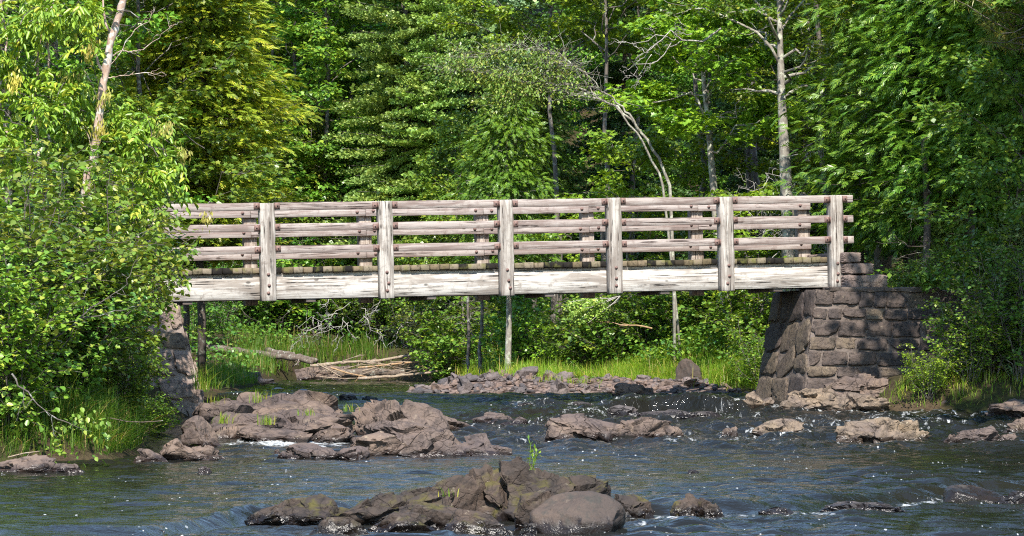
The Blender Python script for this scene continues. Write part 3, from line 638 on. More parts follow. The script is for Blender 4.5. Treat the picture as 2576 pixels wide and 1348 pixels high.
outcrop('sloping brown hump of cracked bedrock in the middle of the river, right of the ledge', [
    (880, 1130, 1003, 1112, dict(dy=1.2, dep=.6, p=2.3, tilt=.12)), (1010, 1222, 1040, 1100, dict(dy=1.3, dep=.5, p=2.3)), (890, 1170, 1055, 1145, dict(dy=.6, dep=.6, tilt=.1)),
    (870, 1060, 1085, 1150, dict(dy=.1, dep=.7)), (1000, 1180, 1080, 1150, dict(dep=.6)), (1110, 1270, 1090, 1148, dict(dep=.7)), (1180, 1290, 1118, 1146, dict(dep=.6)), (880, 960, 1098, 1138, dict(dep=.8))],
    'rock', 8, planes=15, amp=.06, fine=.022, blk=.55)
rock('flat purple slab lying low before the bedrock hump', 700, 905, 1115, 1156, 30, 'rock', 5, dep=.6, fine=.02, lumps=((830, 930, 1122, 1157), (690, 760, 1135, 1157)))
rock('brown rock with a mossy patch where the grassy left bank meets the pool', 365, 572, 1103, 1160, 31, 'rock', 5, dep=.6, fine=.02, lumps=((460, 560, 1120, 1158), (330, 420, 1128, 1165)), tilt=.1)
rock('long grey rock along the water under the left bushes', -30, 160, 1143, 1190, 32, 'rock', 5, dep=.5, p=2.4, lumps=((120, 215, 1165, 1190),))
rock('small purple rock standing in the pale still water before the ledge', 682, 706, 1128, 1146, 33, 'rock', 4)
rock('brown rock split by a groove, second row, before the bridge centre', 1370, 1545, 1040, 1106, 34, 'rock', 5, dep=.6, fine=.025, tilt=.15, lumps=((1450, 1620, 1052, 1106), (1560, 1690, 1048, 1103, dict(tilt=-.15)), (1640, 1722, 1070, 1104), (1365, 1440, 1080, 1106)))
rock('low rock in the white water just right of the bedrock hump', 1182, 1300, 1036, 1066, 35, 'rock', 4, dep=.5, lumps=((1240, 1330, 1048, 1068),))
rock('flat topped brown rock with ragged edges before the right abutment', 1880, 2036, 1053, 1098, 36, 'rock_tan', 5, dep=.6, fine=.04, lumps=((1960, 2038, 1052, 1098),))
rock('thumb sized rock beside the flat topped ragged one', 1812, 1858, 1072, 1097, 37, 'rock', 4)
rock('large pale tan lichen crusted rock, cracked in front, in the right hand rapids', 2105, 2300, 1050, 1112, 38, 'rock_tan', 5, dep=.55, fine=.03, lumps=((2210, 2352, 1056, 1108), (2240, 2350, 1082, 1114), (2100, 2180, 1078, 1112)))
rock('rounded grey rock with water sliding over its left side', 2400, 2520, 1072, 1114, 39, 'rock', 5, dep=.6, p=2.3, lumps=((2370, 2440, 1092, 1114), (2500, 2560, 1090, 1114)))
rock('grey rock cut by the right edge above the rounded grey rock', 2520, 2620, 1050, 1094, 40, 'rock', 4)
rock('grey shore rock with an orange needle streak at the right edge', 2486, 2640, 1003, 1050, 41, 'rock', 5, p=2.4)
rock('broad pale rock ledge at the foot of the right abutment', 1970, 2170, 966, 1036, 42, 'rock_tan', 5, dep=.6, p=2.6, fine=.02, lumps=((2080, 2245, 985, 1036), (1962, 2060, 1000, 1036)), name='shore_rock')
rock('rock with a dark moss band at the foot of the stone wall', 2215, 2400, 972, 1034, 43, 'rock', 5, dep=.5, fine=.02, lumps=((2330, 2470, 1000, 1036), (2440, 2540, 1010, 1036)), name='shore_rock')
rock('crumbling orange brown rubble at the corner of the right abutment', 2060, 2225, 938, 985, 44, 'rock', 5, dep=.4, fine=.05, y=50.0, foam=False, lumps=((2120, 2250, 950, 990),), name='rubble_rock')
rock('tan wedge of rock in the stream at the abutment corner', 1845, 1950, 984, 1028, 45, 'rock_tan', 5, dep=.6)
rock('dark wet rock before the gravel bar near the little waterfall', 1716, 1806, 986, 1012, 46, 'rock_dark', 4, p=2.2)
rock('big squarish brown rock at the water edge of the gravel bar', 1530, 1645, 963, 1000, 47, 'rock', 5, dep=.6, lumps=((1590, 1650, 975, 1000),))
rock('grey pointed rock on the gravel beside the squarish brown one', 1650, 1720, 955, 990, 48, 'rock', 4, foam=False, y=56)
rock('flat grey rock at the water edge between gravel and dark wet rock', 1690, 1760, 972, 994, 49, 'rock', 4, dep=.6, foam=False, y=55.5)
rock('large lone grey brown boulder sitting in the bright grass beyond the bridge', 1700, 1773, 901, 968, 50, 'rock_smooth', 5, dep=.9, p=2.6, planes=9, bury=.0, y=59.4, foam=False, name='boulder')
rock('wet rock in the little waterfall, left side', 1520, 1620, 1018, 1046, 51, 'rock_dark', 4, dep=.4, lumps=((1600, 1850, 1030, 1050),))
rock('dark bare bedrock sloping to the far pool below the logs', 520, 690, 925, 985, 52, 'rock_dark', 5, dep=.5, p=2.3, y=70, foam=False, lumps=((520, 640, 960, 990),), name='bedrock')
rock('low brown bank rock under the grass beside the driftwood', 660, 880, 915, 960, 53, 'rock', 5, dep=.3, y=82, foam=False, name='bedrock', fine=.03)
for k, (a, b, t_, f, s) in enumerate(((840, 900, 990, 1004, 'small wet rock in the far channel behind the ledge'), (905, 960, 996, 1006, 'second small wet rock in the far channel, near the gravel bar'), (1120, 1200, 1068, 1078, 'awash rock in the foam between hump and grooved rock'), (1290, 1350, 1012, 1024, 'dark stone in the rough water under the bridge'), (1425, 1500, 1010, 1024, 'dark low stone left of the little waterfall'))):
    rock(s, a, b, t_, f, 60+k, 'rock_dark', 4, dep=.5)

# the gravel bar: every larger stone is a thing
def make_bar():
    rng = np.random.default_rng(12); base = {}
    for m in 'abc':
        for k in range(6):
            V, Fc = rockV(900+k*7+ord(m), 3, (1, 1, 1), 12, .05, 3.2, (.42, .85)); G = Geo(); G.add(V, Fc); base[m, k] = G.mesh('bar_stone', M['stone_'+m], True, 28)
    lab = {'a': ('grey angular stone', 'greys'), 'b': ('brown blocky stone', 'browns'), 'c': ('dark slate coloured stone', 'slates')}
    pts = []; tries = 0
    while len(pts) < 285 and tries < 60000:
        tries += 1; f = rng.random()
        if f < .6: u, v = rng.uniform(985, 1330), rng.uniform(912, 996)
        else: u, v = rng.uniform(1250, 1900), rng.uniform(905, 998)
        y = 53.2+16.8*rng.random()**1.7; x = X(u, y)
        g = sdf(BAR, np.array([x]), np.array([y]))[0]
        if g < -.25: continue
        d = rng.choice([.10, .15, .21, .30], p=[.34, .34, .22, .10])*rng.uniform(.8, 1.2)*(.88 if x < 1 else .6)
        if any((x-a)**2+(y-b)**2 < (.72*(d+e))**2 for a, b, e in pts): continue
        pts.append((x, y, d)); m = rng.choice(list('aaabbcc')); s = 'large' if d > .15 else ('small' if d < .08 else 'middling')
        o = link('bar_stone', base[m, int(rng.integers(6))]); o.location = (x, y, gz(x, y)+d*.28); o.rotation_euler = (rng.normal(0, .3), rng.normal(0, .3), rng.uniform(0, 6.28)); q = rng.uniform(.75, 1.25, 2)
        o.scale = (d*q[0], d*q[1], d*rng.uniform(.55, .85))
        tag(o, f'{s} {lab[m][0]} in the loose heap of the gravel bar beyond the bridge', 'stone', f'{s} {lab[m][1]} of the gravel bar stones')
    G = Geo(); lib = [rockV(2000+j, 1, (1, 1, 1), 7, .03, 3, (.5, .85)) for j in range(23)]; N = 3800
    xs, ys = rng.uniform(-2.6, 6, N), rng.uniform(53, 71, N); ok = sdf(BAR, xs, ys) > -.3; zs = land(xs, ys)
    for x, y, z in zip(xs[ok], ys[ok], zs[ok]):
        V, Fc = lib[int(rng.integers(23))]; d = rng.uniform(.025, .085); W = rotz(V*np.array((d, d*rng.uniform(.7, 1.3), d*.6)), rng.uniform(0, 6.3)); G.add(W+np.array((x, y, z+d*.25)), Fc, int(rng.integers(3)))
    kind(G.build('gravel', [M['stone_a'], M['stone_b'], M['stone_c']]), 'stuff')
make_bar()
make_water()
# ------------------------------------------------------------------ plants: building blocks
LEAF4 = np.array([(0, 0, 0), (.42, -.40, .05), (1, 0, -.08), (.42, .40, .05)], float); LF4 = np.array([[0, 1, 2, 3]])
NARROW = np.array([(0, 0, 0), (.4, -.17, .02), (1, 0, -.10), (.4, .17, .02)], float)
LEAF6 = np.array([(0, 0, 0), (.28, -.33, .07), (.68, -.28, .04), (1, 0, -.10), (.68, .28, .04), (.28, .33, .07)], float); LF6 = np.array([[0, 1, 2, 3], [0, 3, 4, 5]])
LANCE6 = LEAF6*np.array((1, .55, 1.6))
def _maple():
    a = [(0, 0), (.22, -.16), (.12, -.46), (.42, -.30), (.62, -.52), (.66, -.20), (1.0, 0)]
    V = [(x, y, .10*abs(y)-.12*x*x) for x, y in a]+[(x, -y, .10*abs(y)-.12*x*x) for x, y in a[1:-1]][::-1]
    V = np.array(V); n = len(V); c = 6
    return V, [np.array([[0, 1, 3], [1, 2, 3], [0, 3, 5], [3, 4, 5], [0, 5, 6]]), np.array([[0, n-3, n-1], [n-1, n-3, n-2], [0, n-5, n-3], [n-3, n-5, n-4], [0, 6, n-5]])]
MAPLE, MF = _maple()
def leaves(G, pos, axis, size, rng, T=LEAF4, Fc=LF4, up=None, roll=.45, m=0):
    if len(pos) == 0: return
    A, S, N = frames(axis, up, rng, roll); V, Fs = place(T, Fc, pos, A, S, N, size); G.add(V, Fs, m)
def rdir(rng, n, flat=1.0):
    v = rng.normal(0, 1, (n, 3)); v[:, 2] *= flat; return nrm(v)
def spray(G, cs, out, rng, n=14, rad=.27, thick=.06, size=.10, droop=.25, T=LEAF4, Fc=LF4, flat=True, m=0, roll=.4):
    """flat tiers of leaves round each centre"""
    cs = np.repeat(np.asarray(cs), n, 0); out = np.repeat(np.asarray(out), n, 0); k = len(cs)
    a = rng.uniform(0, 2*np.pi, k); r = rad*np.sqrt(rng.random(k)); d = np.stack((np.cos(a), np.sin(a), 0*a), 1)
    pos = cs+d*r[:, None]+np.stack((0*a, 0*a, rng.normal(0, thick, k)-droop*r), 1)+out*(.3*rad)
    ax = d+out*.7+rng.normal(0, .35, (k, 3)); ax[:, 2] -= droop+rng.random(k)*.5
    leaves(G, pos, ax, size*rng.uniform(.65, 1.2, k), rng, T, Fc, roll=roll, m=m)
def broad_tree(seed, h=12., base=.25, spread=2.6, nl=28, subs=7, pts=4, n=13, leaf=.105, r0=.13, lean=(0, 0), trunk=None, mats=('leaf_green', 'bark'), T=LEAF4, Fc=LF4, rad=.27, prof=None, tmin=0.0, arch=.25, droop=.25):
    rng = np.random.default_rng(seed); tr = Geo(); lf = Geo()
    tp = np.asarray(trunk, float) if trunk is not None else wob((0, 0, 0), (lean[0], lean[1], h*.96), 14, .25, rng)
    K = len(tp); tt = np.linspace(0, 1, K); tr.add(*tube(tp, r0*(1-tt*.9)*np.where(tt < .06, 1.25, 1), 9))
    cs, outs = [], []
    for i in range(nl):
        t = base+(1-base)*((i+rng.random())/nl); p0 = np.array([np.interp(t, tt, tp[:, k]) for k in range(3)])
        q = (t-base)/(1-base); ln = spread*((1-q)**.6*.85+.22) if prof is None else spread*np.interp(q, *prof)
        ln *= rng.uniform(.65, 1.2); az = i*2.4+rng.normal(0, .4); el = rng.uniform(.05, .45)+.7*q
        d = np.array((math.cos(az)*math.cos(el), math.sin(az)*math.cos(el), math.sin(el)))
        L = wob(p0, p0+d*ln, 8, .25*ln**.7, rng, -arch*ln*.3); tr.add(*tube(L, np.linspace(max(.012, r0*.26*(1-q*.6)), .005, 8), 5))
        for s in range(subs):
            f = .28+.72*(s+rng.random())/subs; p = np.array([np.interp(f, np.linspace(0, 1, 8), L[:, k]) for k in range(3)])
            az2 = az+rng.choice((-1, 1))*rng.uniform(.4, 1.1); l2 = ln*rng.uniform(.18, .42)*(1.15-.5*f)+.15
            d2 = np.array((math.cos(az2), math.sin(az2), rng.uniform(-.05, .45))); B = wob(p, p+d2*l2, 5, .08, rng); tr.add(*tube(B, np.linspace(.008, .003, 5), 3, False))
            for w in np.linspace(.35, 1, pts): cs.append(p+d2*l2*w+rng.normal(0, .07, 3)); outs.append(d2)
    cs = np.array(cs); keep = cs[:, 2] > tmin; spray(lf, cs[keep], nrm(np.array(outs))[keep], rng, n, rad, .05, leaf, droop, T, Fc)
    return tr, lf, mats
def frond(L, rng, w=.044, bl=.115):
    """a flat fir branch along +x: herringbone twigs set with short blades"""
    P_, A_, B_ = [], [], []; ns = max(4, int(L/.085))
    for sd in (-1, 1):
        for k in range(ns):
            s = (k+rng.random())/ns; l = (.42*L*(1-s)**.9+.06)*rng.uniform(.7, 1.15)*(.55+.45*min(1, s*5)); a = sd*rng.uniform(.75, 1.05)
            d = np.array((math.cos(a), math.sin(a), 0)); o = np.array((s*L, 0, 0)); nb = max(2, int(l/.045))
            for j in range(nb):
                q = (j+.5)/nb*l; c = o+d*q; 
                for s2 in (-1, 1):
                    a2 = a+s2*rng.uniform(.45, .8); P_.append(c); A_.append((math.cos(a2), math.sin(a2), rng.normal(.15, .35))); B_.append(bl*rng.uniform(.6, 1.1)*(1-.45*q/max(l, .01)))
            P_.append(o+d*l*.9); A_.append((d[0], d[1], .05)); B_.append(bl*.8)
    P_ = np.array(P_); A_ = np.array(A_); B_ = np.array(B_)
    P_[:, 2] += -.22*(P_[:, 0]/L)**1.5*L*.5+rng.normal(0, .03, len(P_))
    T = np.array([(0, -.25, 0), (.5, -.5, 0), (1, 0, 0), (.5, .5, 0)])*np.array((1, w/bl*2, 1)); A, S, N = frames(A_, None, rng, .9)
    return place(T, LF4, P_, A, S, N, B_)
_fr = {}
def get_frond(L, k):
    i = 0 if L < .7 else (1 if L < 1.3 else 2); l = (.5, 1.0, 1.8)[i]
    if (i, k) not in _fr: _fr[i, k] = frond(l, np.random.default_rng(50+i*9+k))
    return _fr[i, k], L/l
def fir_tree(seed, h=13., r=2.0, base=.06, r0=.13, gap=.36, mats=('fir', 'bark'), power=.85, el0=-.12, miss=.08, dead=8):
    rng = np.random.default_rng(seed); tr = Geo(); lf = Geo(); tp = wob((0, 0, 0), (rng.normal(0, .15), 0, h), 12, .08, rng); tr.add(*tube(tp, np.linspace(r0, .015, 12), 8))
    z = h*base; w = 0
    while z < h-.25:
        q = z/h; nb = int(rng.integers(5, 8)); 
        for k in range(nb):
            if rng.random() < miss: continue
            L = r*(1-q)**power*rng.uniform(.7, 1.15)+.15; az = w+k*2*np.pi/nb+rng.normal(0, .2); el = el0+.55*q+rng.normal(0, .1)
            d = np.array((math.cos(az)*math.cos(el), math.sin(az)*math.cos(el), math.sin(el))); (V, Fs), sc = get_frond(L, int(rng.integers(3)))
            A, S, N = frames(d[None], None, rng, .25); p = np.array((np.interp(z, tp[:, 2], tp[:, 0]), np.interp(z, tp[:, 2], tp[:, 1]), z+rng.normal(0, .06)))
            W = p+sc*(V[:, 0:1]*A+V[:, 1:2]*S+V[:, 2:3]*N); lf.add(W, Fs); tr.add(*tube(np.array((p, p+d*L*.85)), (.012, .004), 3, False))
        z += gap*rng.uniform(.75, 1.2)*(1-.35*q); w += .7
    for k in range(dead):
        z = h*base*rng.uniform(.3, 1.1)+.2; az = rng.uniform(0, 6.28); tr.add(*tube(wob((0, 0, z), (math.cos(az)*r*.5, math.sin(az)*r*.5, z-.2), 5, .06, rng), (.010, .008, .006, .005, .003), 3, False))
    return tr, lf, mats
def _cedar_spray(rng):
    P_, A_, B_ = [], [], []
    for k in range(7):
        s = .12+.13*k
        for sd in (-1, 1):
            a = sd*rng.uniform(.5, .8); P_.append((s, 0, 0)); A_.append((math.cos(a), math.sin(a), rng.normal(0, .12))); B_.append((.48-.045*k)*rng.uniform(.75, 1.15))
    P_.append((.5, 0, 0)); A_.append((1, 0, -.1)); B_.append(.5)
    P_.append((0, 0, 0)); A_.append((1, 0, 0)); B_.append(.6)
    T = np.array([(0, -.04, 0), (.5, -.105, .0), (1, 0, -.05), (.5, .105, .0)]); A, S, N = frames(np.array(A_), None, rng, .3)
    V, Fs = place(T, LF4, np.array(P_, float), A, S, N, np.array(B_)); V[:, 2] -= .25*V[:, 0]**2; return V, Fs
_cs = [_cedar_spray(np.random.default_rng(k)) for k in range(4)]
def cedar_tree(seed, h=12., r=1.4, base=.05, nb=170, per=34, size=.27, r0=.14, mats=('cedar_sun', 'bark'), prof=((0, .25, .6, 1), (.8, 1, .75, .15)), flat=.45, drop=.55, cl=.34):
    rng = np.random.default_rng(seed); tr = Geo(); lf = Geo(); tp = wob((0, 0, 0), (0, 0, h), 10, .1, rng); tr.add(*tube(tp, np.linspace(r0, .02, 10), 8))
    pos, ax = [], []
    for i in range(nb):
        q = (i+rng.random())/nb; z = h*(base+(1-base)*q); R_ = r*np.interp(q, *prof)*rng.uniform(.55, 1.18); az = i*2.4+rng.normal(0, .5)
        d = np.array((math.cos(az), math.sin(az), 0)); tip = np.array((0, 0, z))+d*R_+np.array((0, 0, -.12*R_+rng.normal(0, .1)))
        root = np.array((0, 0, z+.05)); tr.add(*tube(wob(root, tip, 6, .06, rng, .1*R_), np.linspace(.016, .004, 6), 3, False))
        f = np.clip(rng.beta(2.2, 1.1, per), .12, 1); c = root+(tip-root)*f[:, None]
        sp = cl*(R_/1.2)**.5*(.5+.7*(1-f))[:, None]; o = rng.normal(0, 1, (per, 3))*sp*np.array((1, 1, flat)); pos.append(c+o); a = d*.8+nrm(o)*.55; a[:, 2] -= drop*rng.uniform(.3, 1.3, per)-.15; ax.append(a+rng.normal(0, .2, (per, 3)))
    pos = np.concatenate(pos); ax = np.concatenate(ax); sel = rng.integers(0, 4, len(pos)); A, S, N = frames(ax, None, rng, .5); sz = size*rng.uniform(.6, 1.2, len(pos))
    for k in range(4):
        m_ = sel == k; lf.add(*place(_cs[k][0], _cs[k][1], pos[m_], A[m_], S[m_], N[m_], sz[m_]))
    return tr, lf, mats
def shrub(seed, h=2.4, r=1.3, stems=12, twigs=11, n=11, leaf=.07, mats=('leaf_alder', 'bark'), T=LEAF4, Fc=LF4, rs=.018, roll=.5, droopy=.2, lo=.15):
    rng = np.random.default_rng(seed); tr = Geo(); lf = Geo(); pos, ax = [], []
    for i in range(stems):
        az = i*2.4+rng.normal(0, .3); rr = r*math.sqrt((i+.6)/stems)*rng.uniform(.8, 1.1); hh = h*rng.uniform(.6, 1.18)*(1-.38*(rr/r)**2)
        p1 = np.array((math.cos(az)*rr, math.sin(az)*rr, hh)); L = wob((p1[0]*.12, p1[1]*.12, 0), p1, 9, .16, rng, -.12*h); tr.add(*tube(L, np.linspace(rs, .004, 9), 5, False))
        for t in range(twigs):
            f = lo+(1-lo)*(t+rng.random())/twigs; p = np.array([np.interp(f, np.linspace(0, 1, 9), L[:, k]) for k in range(3)]); a2 = az+rng.normal(0, 1.3)
            l2 = rng.uniform(.22, .55)*(h/2.4)**.5; d2 = nrm(np.array((math.cos(a2), math.sin(a2), rng.uniform(-.25, .7)))); B = wob(p, p+d2*l2, 5, .07, rng); tr.add(*tube(B, np.linspace(.006, .0025, 5), 3, False))
            g = (np.arange(n)+.6)/n; c = np.stack([np.interp(g, np.linspace(0, 1, 5), B[:, k]) for k in range(3)], 1)+rng.normal(0, .035, (n, 3)); pos.append(c)
            sd = np.cross(d2, (0, 0, 1))*np.where(np.arange(n) % 2, 1, -1)[:, None]; a = sd*.8+d2*.6+rng.normal(0, .3, (n, 3)); a[:, 2] -= droopy; ax.append(a)
    pos = np.concatenate(pos); leaves(lf, pos, np.concatenate(ax), leaf*rng.uniform(.55, 1.2, len(pos)), rng, T, Fc, roll=roll); return tr, lf, mats
def bare(G, p0, p1, r, rng, depth=3, n=6, side=.45, amp=.12, sag=0.0, m=0):
    """leafless branch with forking twigs"""
    p0, p1 = np.asarray(p0, float), np.asarray(p1, float); L = np.linalg.norm(p1-p0); q = wob(p0, p1, 8, amp*L, rng, sag); G.add(*tube(q, np.linspace(r, r*.3, 8), 5 if r > .01 else 4, False), m)
    if depth > 0:
        for k in range(n):
            f = rng.uniform(.2, .98); p = np.array([np.interp(f, np.linspace(0, 1, 8), q[:, j]) for j in range(3)]); d = nrm(nrm(p1-p0)*.8+rng.normal(0, .6, 3)); bare(G, p, p+d*L*side*rng.uniform(.4, 1.1)*(1.2-f*.6), r*.5, rng, depth-1, max(2, n-2), side, amp*1.2, sag*.3, m)
def blades(G, base, rng, length, width=.008, lean=.5, az=None, m=0):
    n = len(base); length = length*rng.uniform(.55, 1.15, n); a = rng.uniform(0, 6.283, n) if az is None else az+rng.normal(0, .7, n); d = np.stack((np.cos(a), np.sin(a), 0*a), 1); s = np.stack((-np.sin(a+rng.normal(0, .9, n)), np.cos(a), 0*a), 1)
    le = np.abs(rng.normal(0, lean, n))[:, None]; rows = []
    for f, w in ((0, .8), (.4, 1), (.75, .7), (1, .05)):
        c = base+length[:, None]*(np.array((0, 0, 1))*(f-.32*le*f*f)+d*le*f*f*.75); rows += [c-s*width*w/2, c+s*width*w/2]
    V = np.stack(rows, 1).reshape(-1, 3); off = (np.arange(n)*8)[:, None, None]; q = np.array([[0, 1, 3, 2], [2, 3, 5, 4], [4, 5, 7, 6]])[None]; G.add(V, (q+off).reshape(-1, 4), m)
def tree_meshes(nm, g): 
    tr, lf, mats = g; return {'crown': lf.mesh(nm+'_crown', M[mats[0]]), 'trunk': tr.mesh(nm+'_trunk', M[mats[1]], True)}
LIB = {}
def lib(nm, maker):
    LIB[nm] = tree_meshes(nm, maker()); return LIB[nm]
PARTN = {'shrub': ('foliage', 'stems')}
def plant(name, label, cat, kindname, u=None, y=None, x=None, rz=0.0, sc=1.0, leaf=None, bark=None, group=None, z=None, dz=-.05, szx=1.0):
    x = X(u, y) if x is None else x; z = gz(x, y)+dz if z is None else z
    root = thing(name, label, cat, (x, y, z), rz, group, sc=sc); root.scale = (sc*szx, sc*szx, sc)
    a, b = ('foliage', 'stem') if cat in ('shrub', 'bush', 'sapling') else ('crown', 'trunk')
    for nm, key, mt in ((a, 'crown', leaf), (b, 'trunk', bark)):
        o = link(nm, LIB[kindname][key], root)
        if mt: o.material_slots[0].link = 'OBJECT'; o.material_slots[0].material = M[mt]
    return root

# library of shapes
lib('maple_a', lambda: broad_tree(1, 13, .16, 2.7, 42, 8, 4, 14, .135, .085, T=MAPLE, Fc=MF, mats=('leaf_maple', 'bark')))
lib('maple_high', lambda: broad_tree(21, 13, .52, 2.7, 30, 8, 4, 14, .135, .085, T=MAPLE, Fc=MF, mats=('leaf_maple', 'bark')))
lib('maple_b', lambda: broad_tree(2, 13, .18, 2.4, 42, 8, 4, 14, .135, .085, mats=('leaf_green', 'bark')))
lib('maple_c', lambda: broad_tree(3, 12, .08, 2.6, 42, 8, 4, 14, .145, .10, mats=('leaf_deep', 'bark_dark')))
lib('fir_a', lambda: fir_tree(4, 13.5, 2.1, .10, gap=.27, r0=.10))
lib('fir_b', lambda: fir_tree(5, 12, 1.6, .10, gap=.25, r0=.09))
lib('fir_wide', lambda: fir_tree(6, 14, 2.6, .16, miss=.15, gap=.5, mats=('spruce_dark', 'bark_dark'), dead=26, el0=-.25))
lib('spruce_small', lambda: fir_tree(7, 3.8, 1.15, .03, gap=.2, r0=.05, mats=('fir_blue', 'bark_dark'), power=.9))
lib('cedar_a', lambda: cedar_tree(8, 12.5, 1.5, .22, 250, 66, .225, .075, drop=.2, cl=.30))
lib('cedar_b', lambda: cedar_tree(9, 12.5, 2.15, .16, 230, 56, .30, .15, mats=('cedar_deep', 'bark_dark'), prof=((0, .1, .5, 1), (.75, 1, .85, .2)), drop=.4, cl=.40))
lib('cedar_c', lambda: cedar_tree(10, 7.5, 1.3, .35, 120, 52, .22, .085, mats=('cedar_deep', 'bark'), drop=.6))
lib('shrub_a', lambda: shrub(11, 2.4, 1.35, 20, 14, 13, .09, rs=.011))
lib('shrub_b', lambda: shrub(12, 2.0, 1.5, 20, 13, 13, .085, rs=.011, mats=('leaf_olive', 'bark')))
lib('shrub_c', lambda: shrub(13, 1.6, 1.2, 20, 12, 12, .105, rs=.010, mats=('leaf_green', 'bark_dark')))
lib('alder_a', lambda: shrub(14, 3.2, 1.5, 28, 18, 11, .115, T=LEAF6, Fc=LF6, rs=.013, mats=('leaf_alder', 'bark_dark')))
lib('alder_b', lambda: shrub(15, 2.6, 1.35, 26, 20, 12, .10, T=LEAF6, Fc=LF6, rs=.011, lo=.05, mats=('leaf_alder', 'bark_dark')))
lib('young_tree', lambda: broad_tree(16, 6.5, .08, 1.7, 32, 7, 4, 14, .105, .045, mats=('leaf_green', 'bark'), arch=.4))
lib('low_maple', lambda: broad_tree(17, 4.6, .35, 1.9, 16, 6, 4, 13, .12, .05, T=MAPLE, Fc=MF, mats=('leaf_maple', 'bark'), arch=.1))

# ------------------------------------------------------------------ the wood beyond the river
HILLG = 'trees of the dense wood up the hillside'
def hillside():
    rng = np.random.default_rng(31); k = 0
    for row, y0 in enumerate((93, 100, 108, 118)):
        for x in np.arange(-17, 19, 3.3+.3*row):
            xx = x+rng.normal(0, .7); yy = y0+rng.normal(0, 1.5); u = CU+xx*F/yy
            if row == 0 and (690 < u < 890): yy += 6
            if rng.random() < .55: plant('broadleaf_tree', 'deep green leafy tree in the shady wood up the hillside', 'tree', 'maple_c', x=xx, y=yy, rz=rng.uniform(0, 6.28), sc=rng.uniform(.95, 1.25), group=HILLG)
            elif rng.random() < .5: plant('fir_tree', 'dark fir in the shady wood up the hillside', 'tree', 'fir_wide', x=xx, y=yy, rz=rng.uniform(0, 6.28), sc=rng.uniform(.85, 1.15), group='dark firs of the wood up the hillside')
            else: plant('broadleaf_tree', 'mid green leafy tree in the shady wood up the hillside', 'tree', 'maple_b', x=xx, y=yy, rz=rng.uniform(0, 6.28), sc=rng.uniform(.95, 1.2), group=HILLG)
hillside()
T_ = 'tree'
plant('fir_tree', 'tall layered balsam fir left of the bridge centre, its thin trunk showing', T_, 'fir_a', 1030, 86, rz=.4, sc=1.4)
plant('fir_tree', 'slimmer green fir close beside the tall layered one, on its right', T_, 'fir_b', 1096, 85, rz=1.9, sc=1.2)
plant('fir_tree', 'pale bluish fir rising behind the arching leaning tree', T_, 'fir_b', 1195, 89, rz=2.2, sc=1.6, leaf='fir_blue')
plant('fir_tree', 'low fir with light boughs spreading just behind the rails, left of centre', T_, 'fir_a', 955, 86.5, rz=4, sc=.62)
plant('broadleaf_tree', 'shaded leafy tree with a thin bare trunk in the dark gap left of the firs', T_, 'maple_b', 834, 88, rz=.5, sc=1.1)
plant('broadleaf_tree', 'leafy tree between the big cedar and the dark gap, high on the left', T_, 'maple_c', 735, 90, rz=1.5, sc=1.15, leaf='leaf_green')
plant('broadleaf_tree', 'young bright green tree low behind the rails, right of the firs', T_, 'young_tree', 1165, 79, rz=.2, sc=1.0)
plant('broadleaf_tree', 'small light green tree at the cedar side of the shrubby slope', T_, 'young_tree', 720, 88, rz=2.2, sc=1.0, leaf='leaf_olive')
plant('broadleaf_tree', 'bushy yellowish green tree on the slope above the left railing', T_, 'young_tree', 800, 89, rz=3.4, sc=1.02, leaf='leaf_olive')
plant('broadleaf_tree', 'bushy mid green tree on the slope left of the low fir', T_, 'young_tree', 885, 88, rz=5.1, sc=.9)
plant('cedar_tree', 'slender cedar with a bare pale lower trunk under the bridge centre', T_, 'cedar_c', 1277, 70, rz=.3, bark='bark_lichen')
plant('cedar_tree', 'dark green cedar right of the slender bare trunked one', T_, 'cedar_c', 1345, 79, rz=2.3, sc=1.0, bark='bark_dark')
plant('maple_tree', 'light green maple at the top centre behind the arching tree', T_, 'maple_high', 1395, 77, rz=.7)
plant('maple_tree', 'maple with a mottled pale trunk, top right of the centre', T_, 'maple_high', 1520, 73, rz=2.6, bark='bark')
plant('maple_tree', 'pale trunked maple cut by the top edge, behind the white dead branches', T_, 'maple_high', 1597, 79, rz=4.0, bark='bark', leaf='leaf_maple')
plant('maple_tree', 'low bright maple spreading over the rails right of the leaning trunks', T_, 'low_maple', 1590, 66.2, rz=1.1, sc=1.02)
plant('maple_tree', 'small bright maple peeping between rails near the right posts', T_, 'low_maple', 1900, 61, rz=2.9, sc=.7)
plant('spruce_tree', 'dark spruce filling the gap behind the leaning trunks', T_, 'fir_wide', 1560, 80, rz=.3, sc=.9)
plant('spruce_tree', 'dark spruce standing in the shade behind the pale birch', T_, 'fir_wide', 1900, 74, rz=1.3, sc=.9)
plant('spruce_tree', 'dark spruce behind the firs, half hidden at the top', T_, 'fir_wide', 1110, 90, rz=2.3, sc=1.1)
plant('maple_tree', 'tall maple whose dark trunk shows high up, above the bright maple', T_, 'maple_high', 1757, 68, rz=1.7, sc=1.0, bark='bark')
plant('broadleaf_tree', 'light leafy tree with a thin forked trunk beside the right hand cedars', T_, 'maple_b', 2045, 65, rz=.9, sc=.92, leaf='leaf_maple')
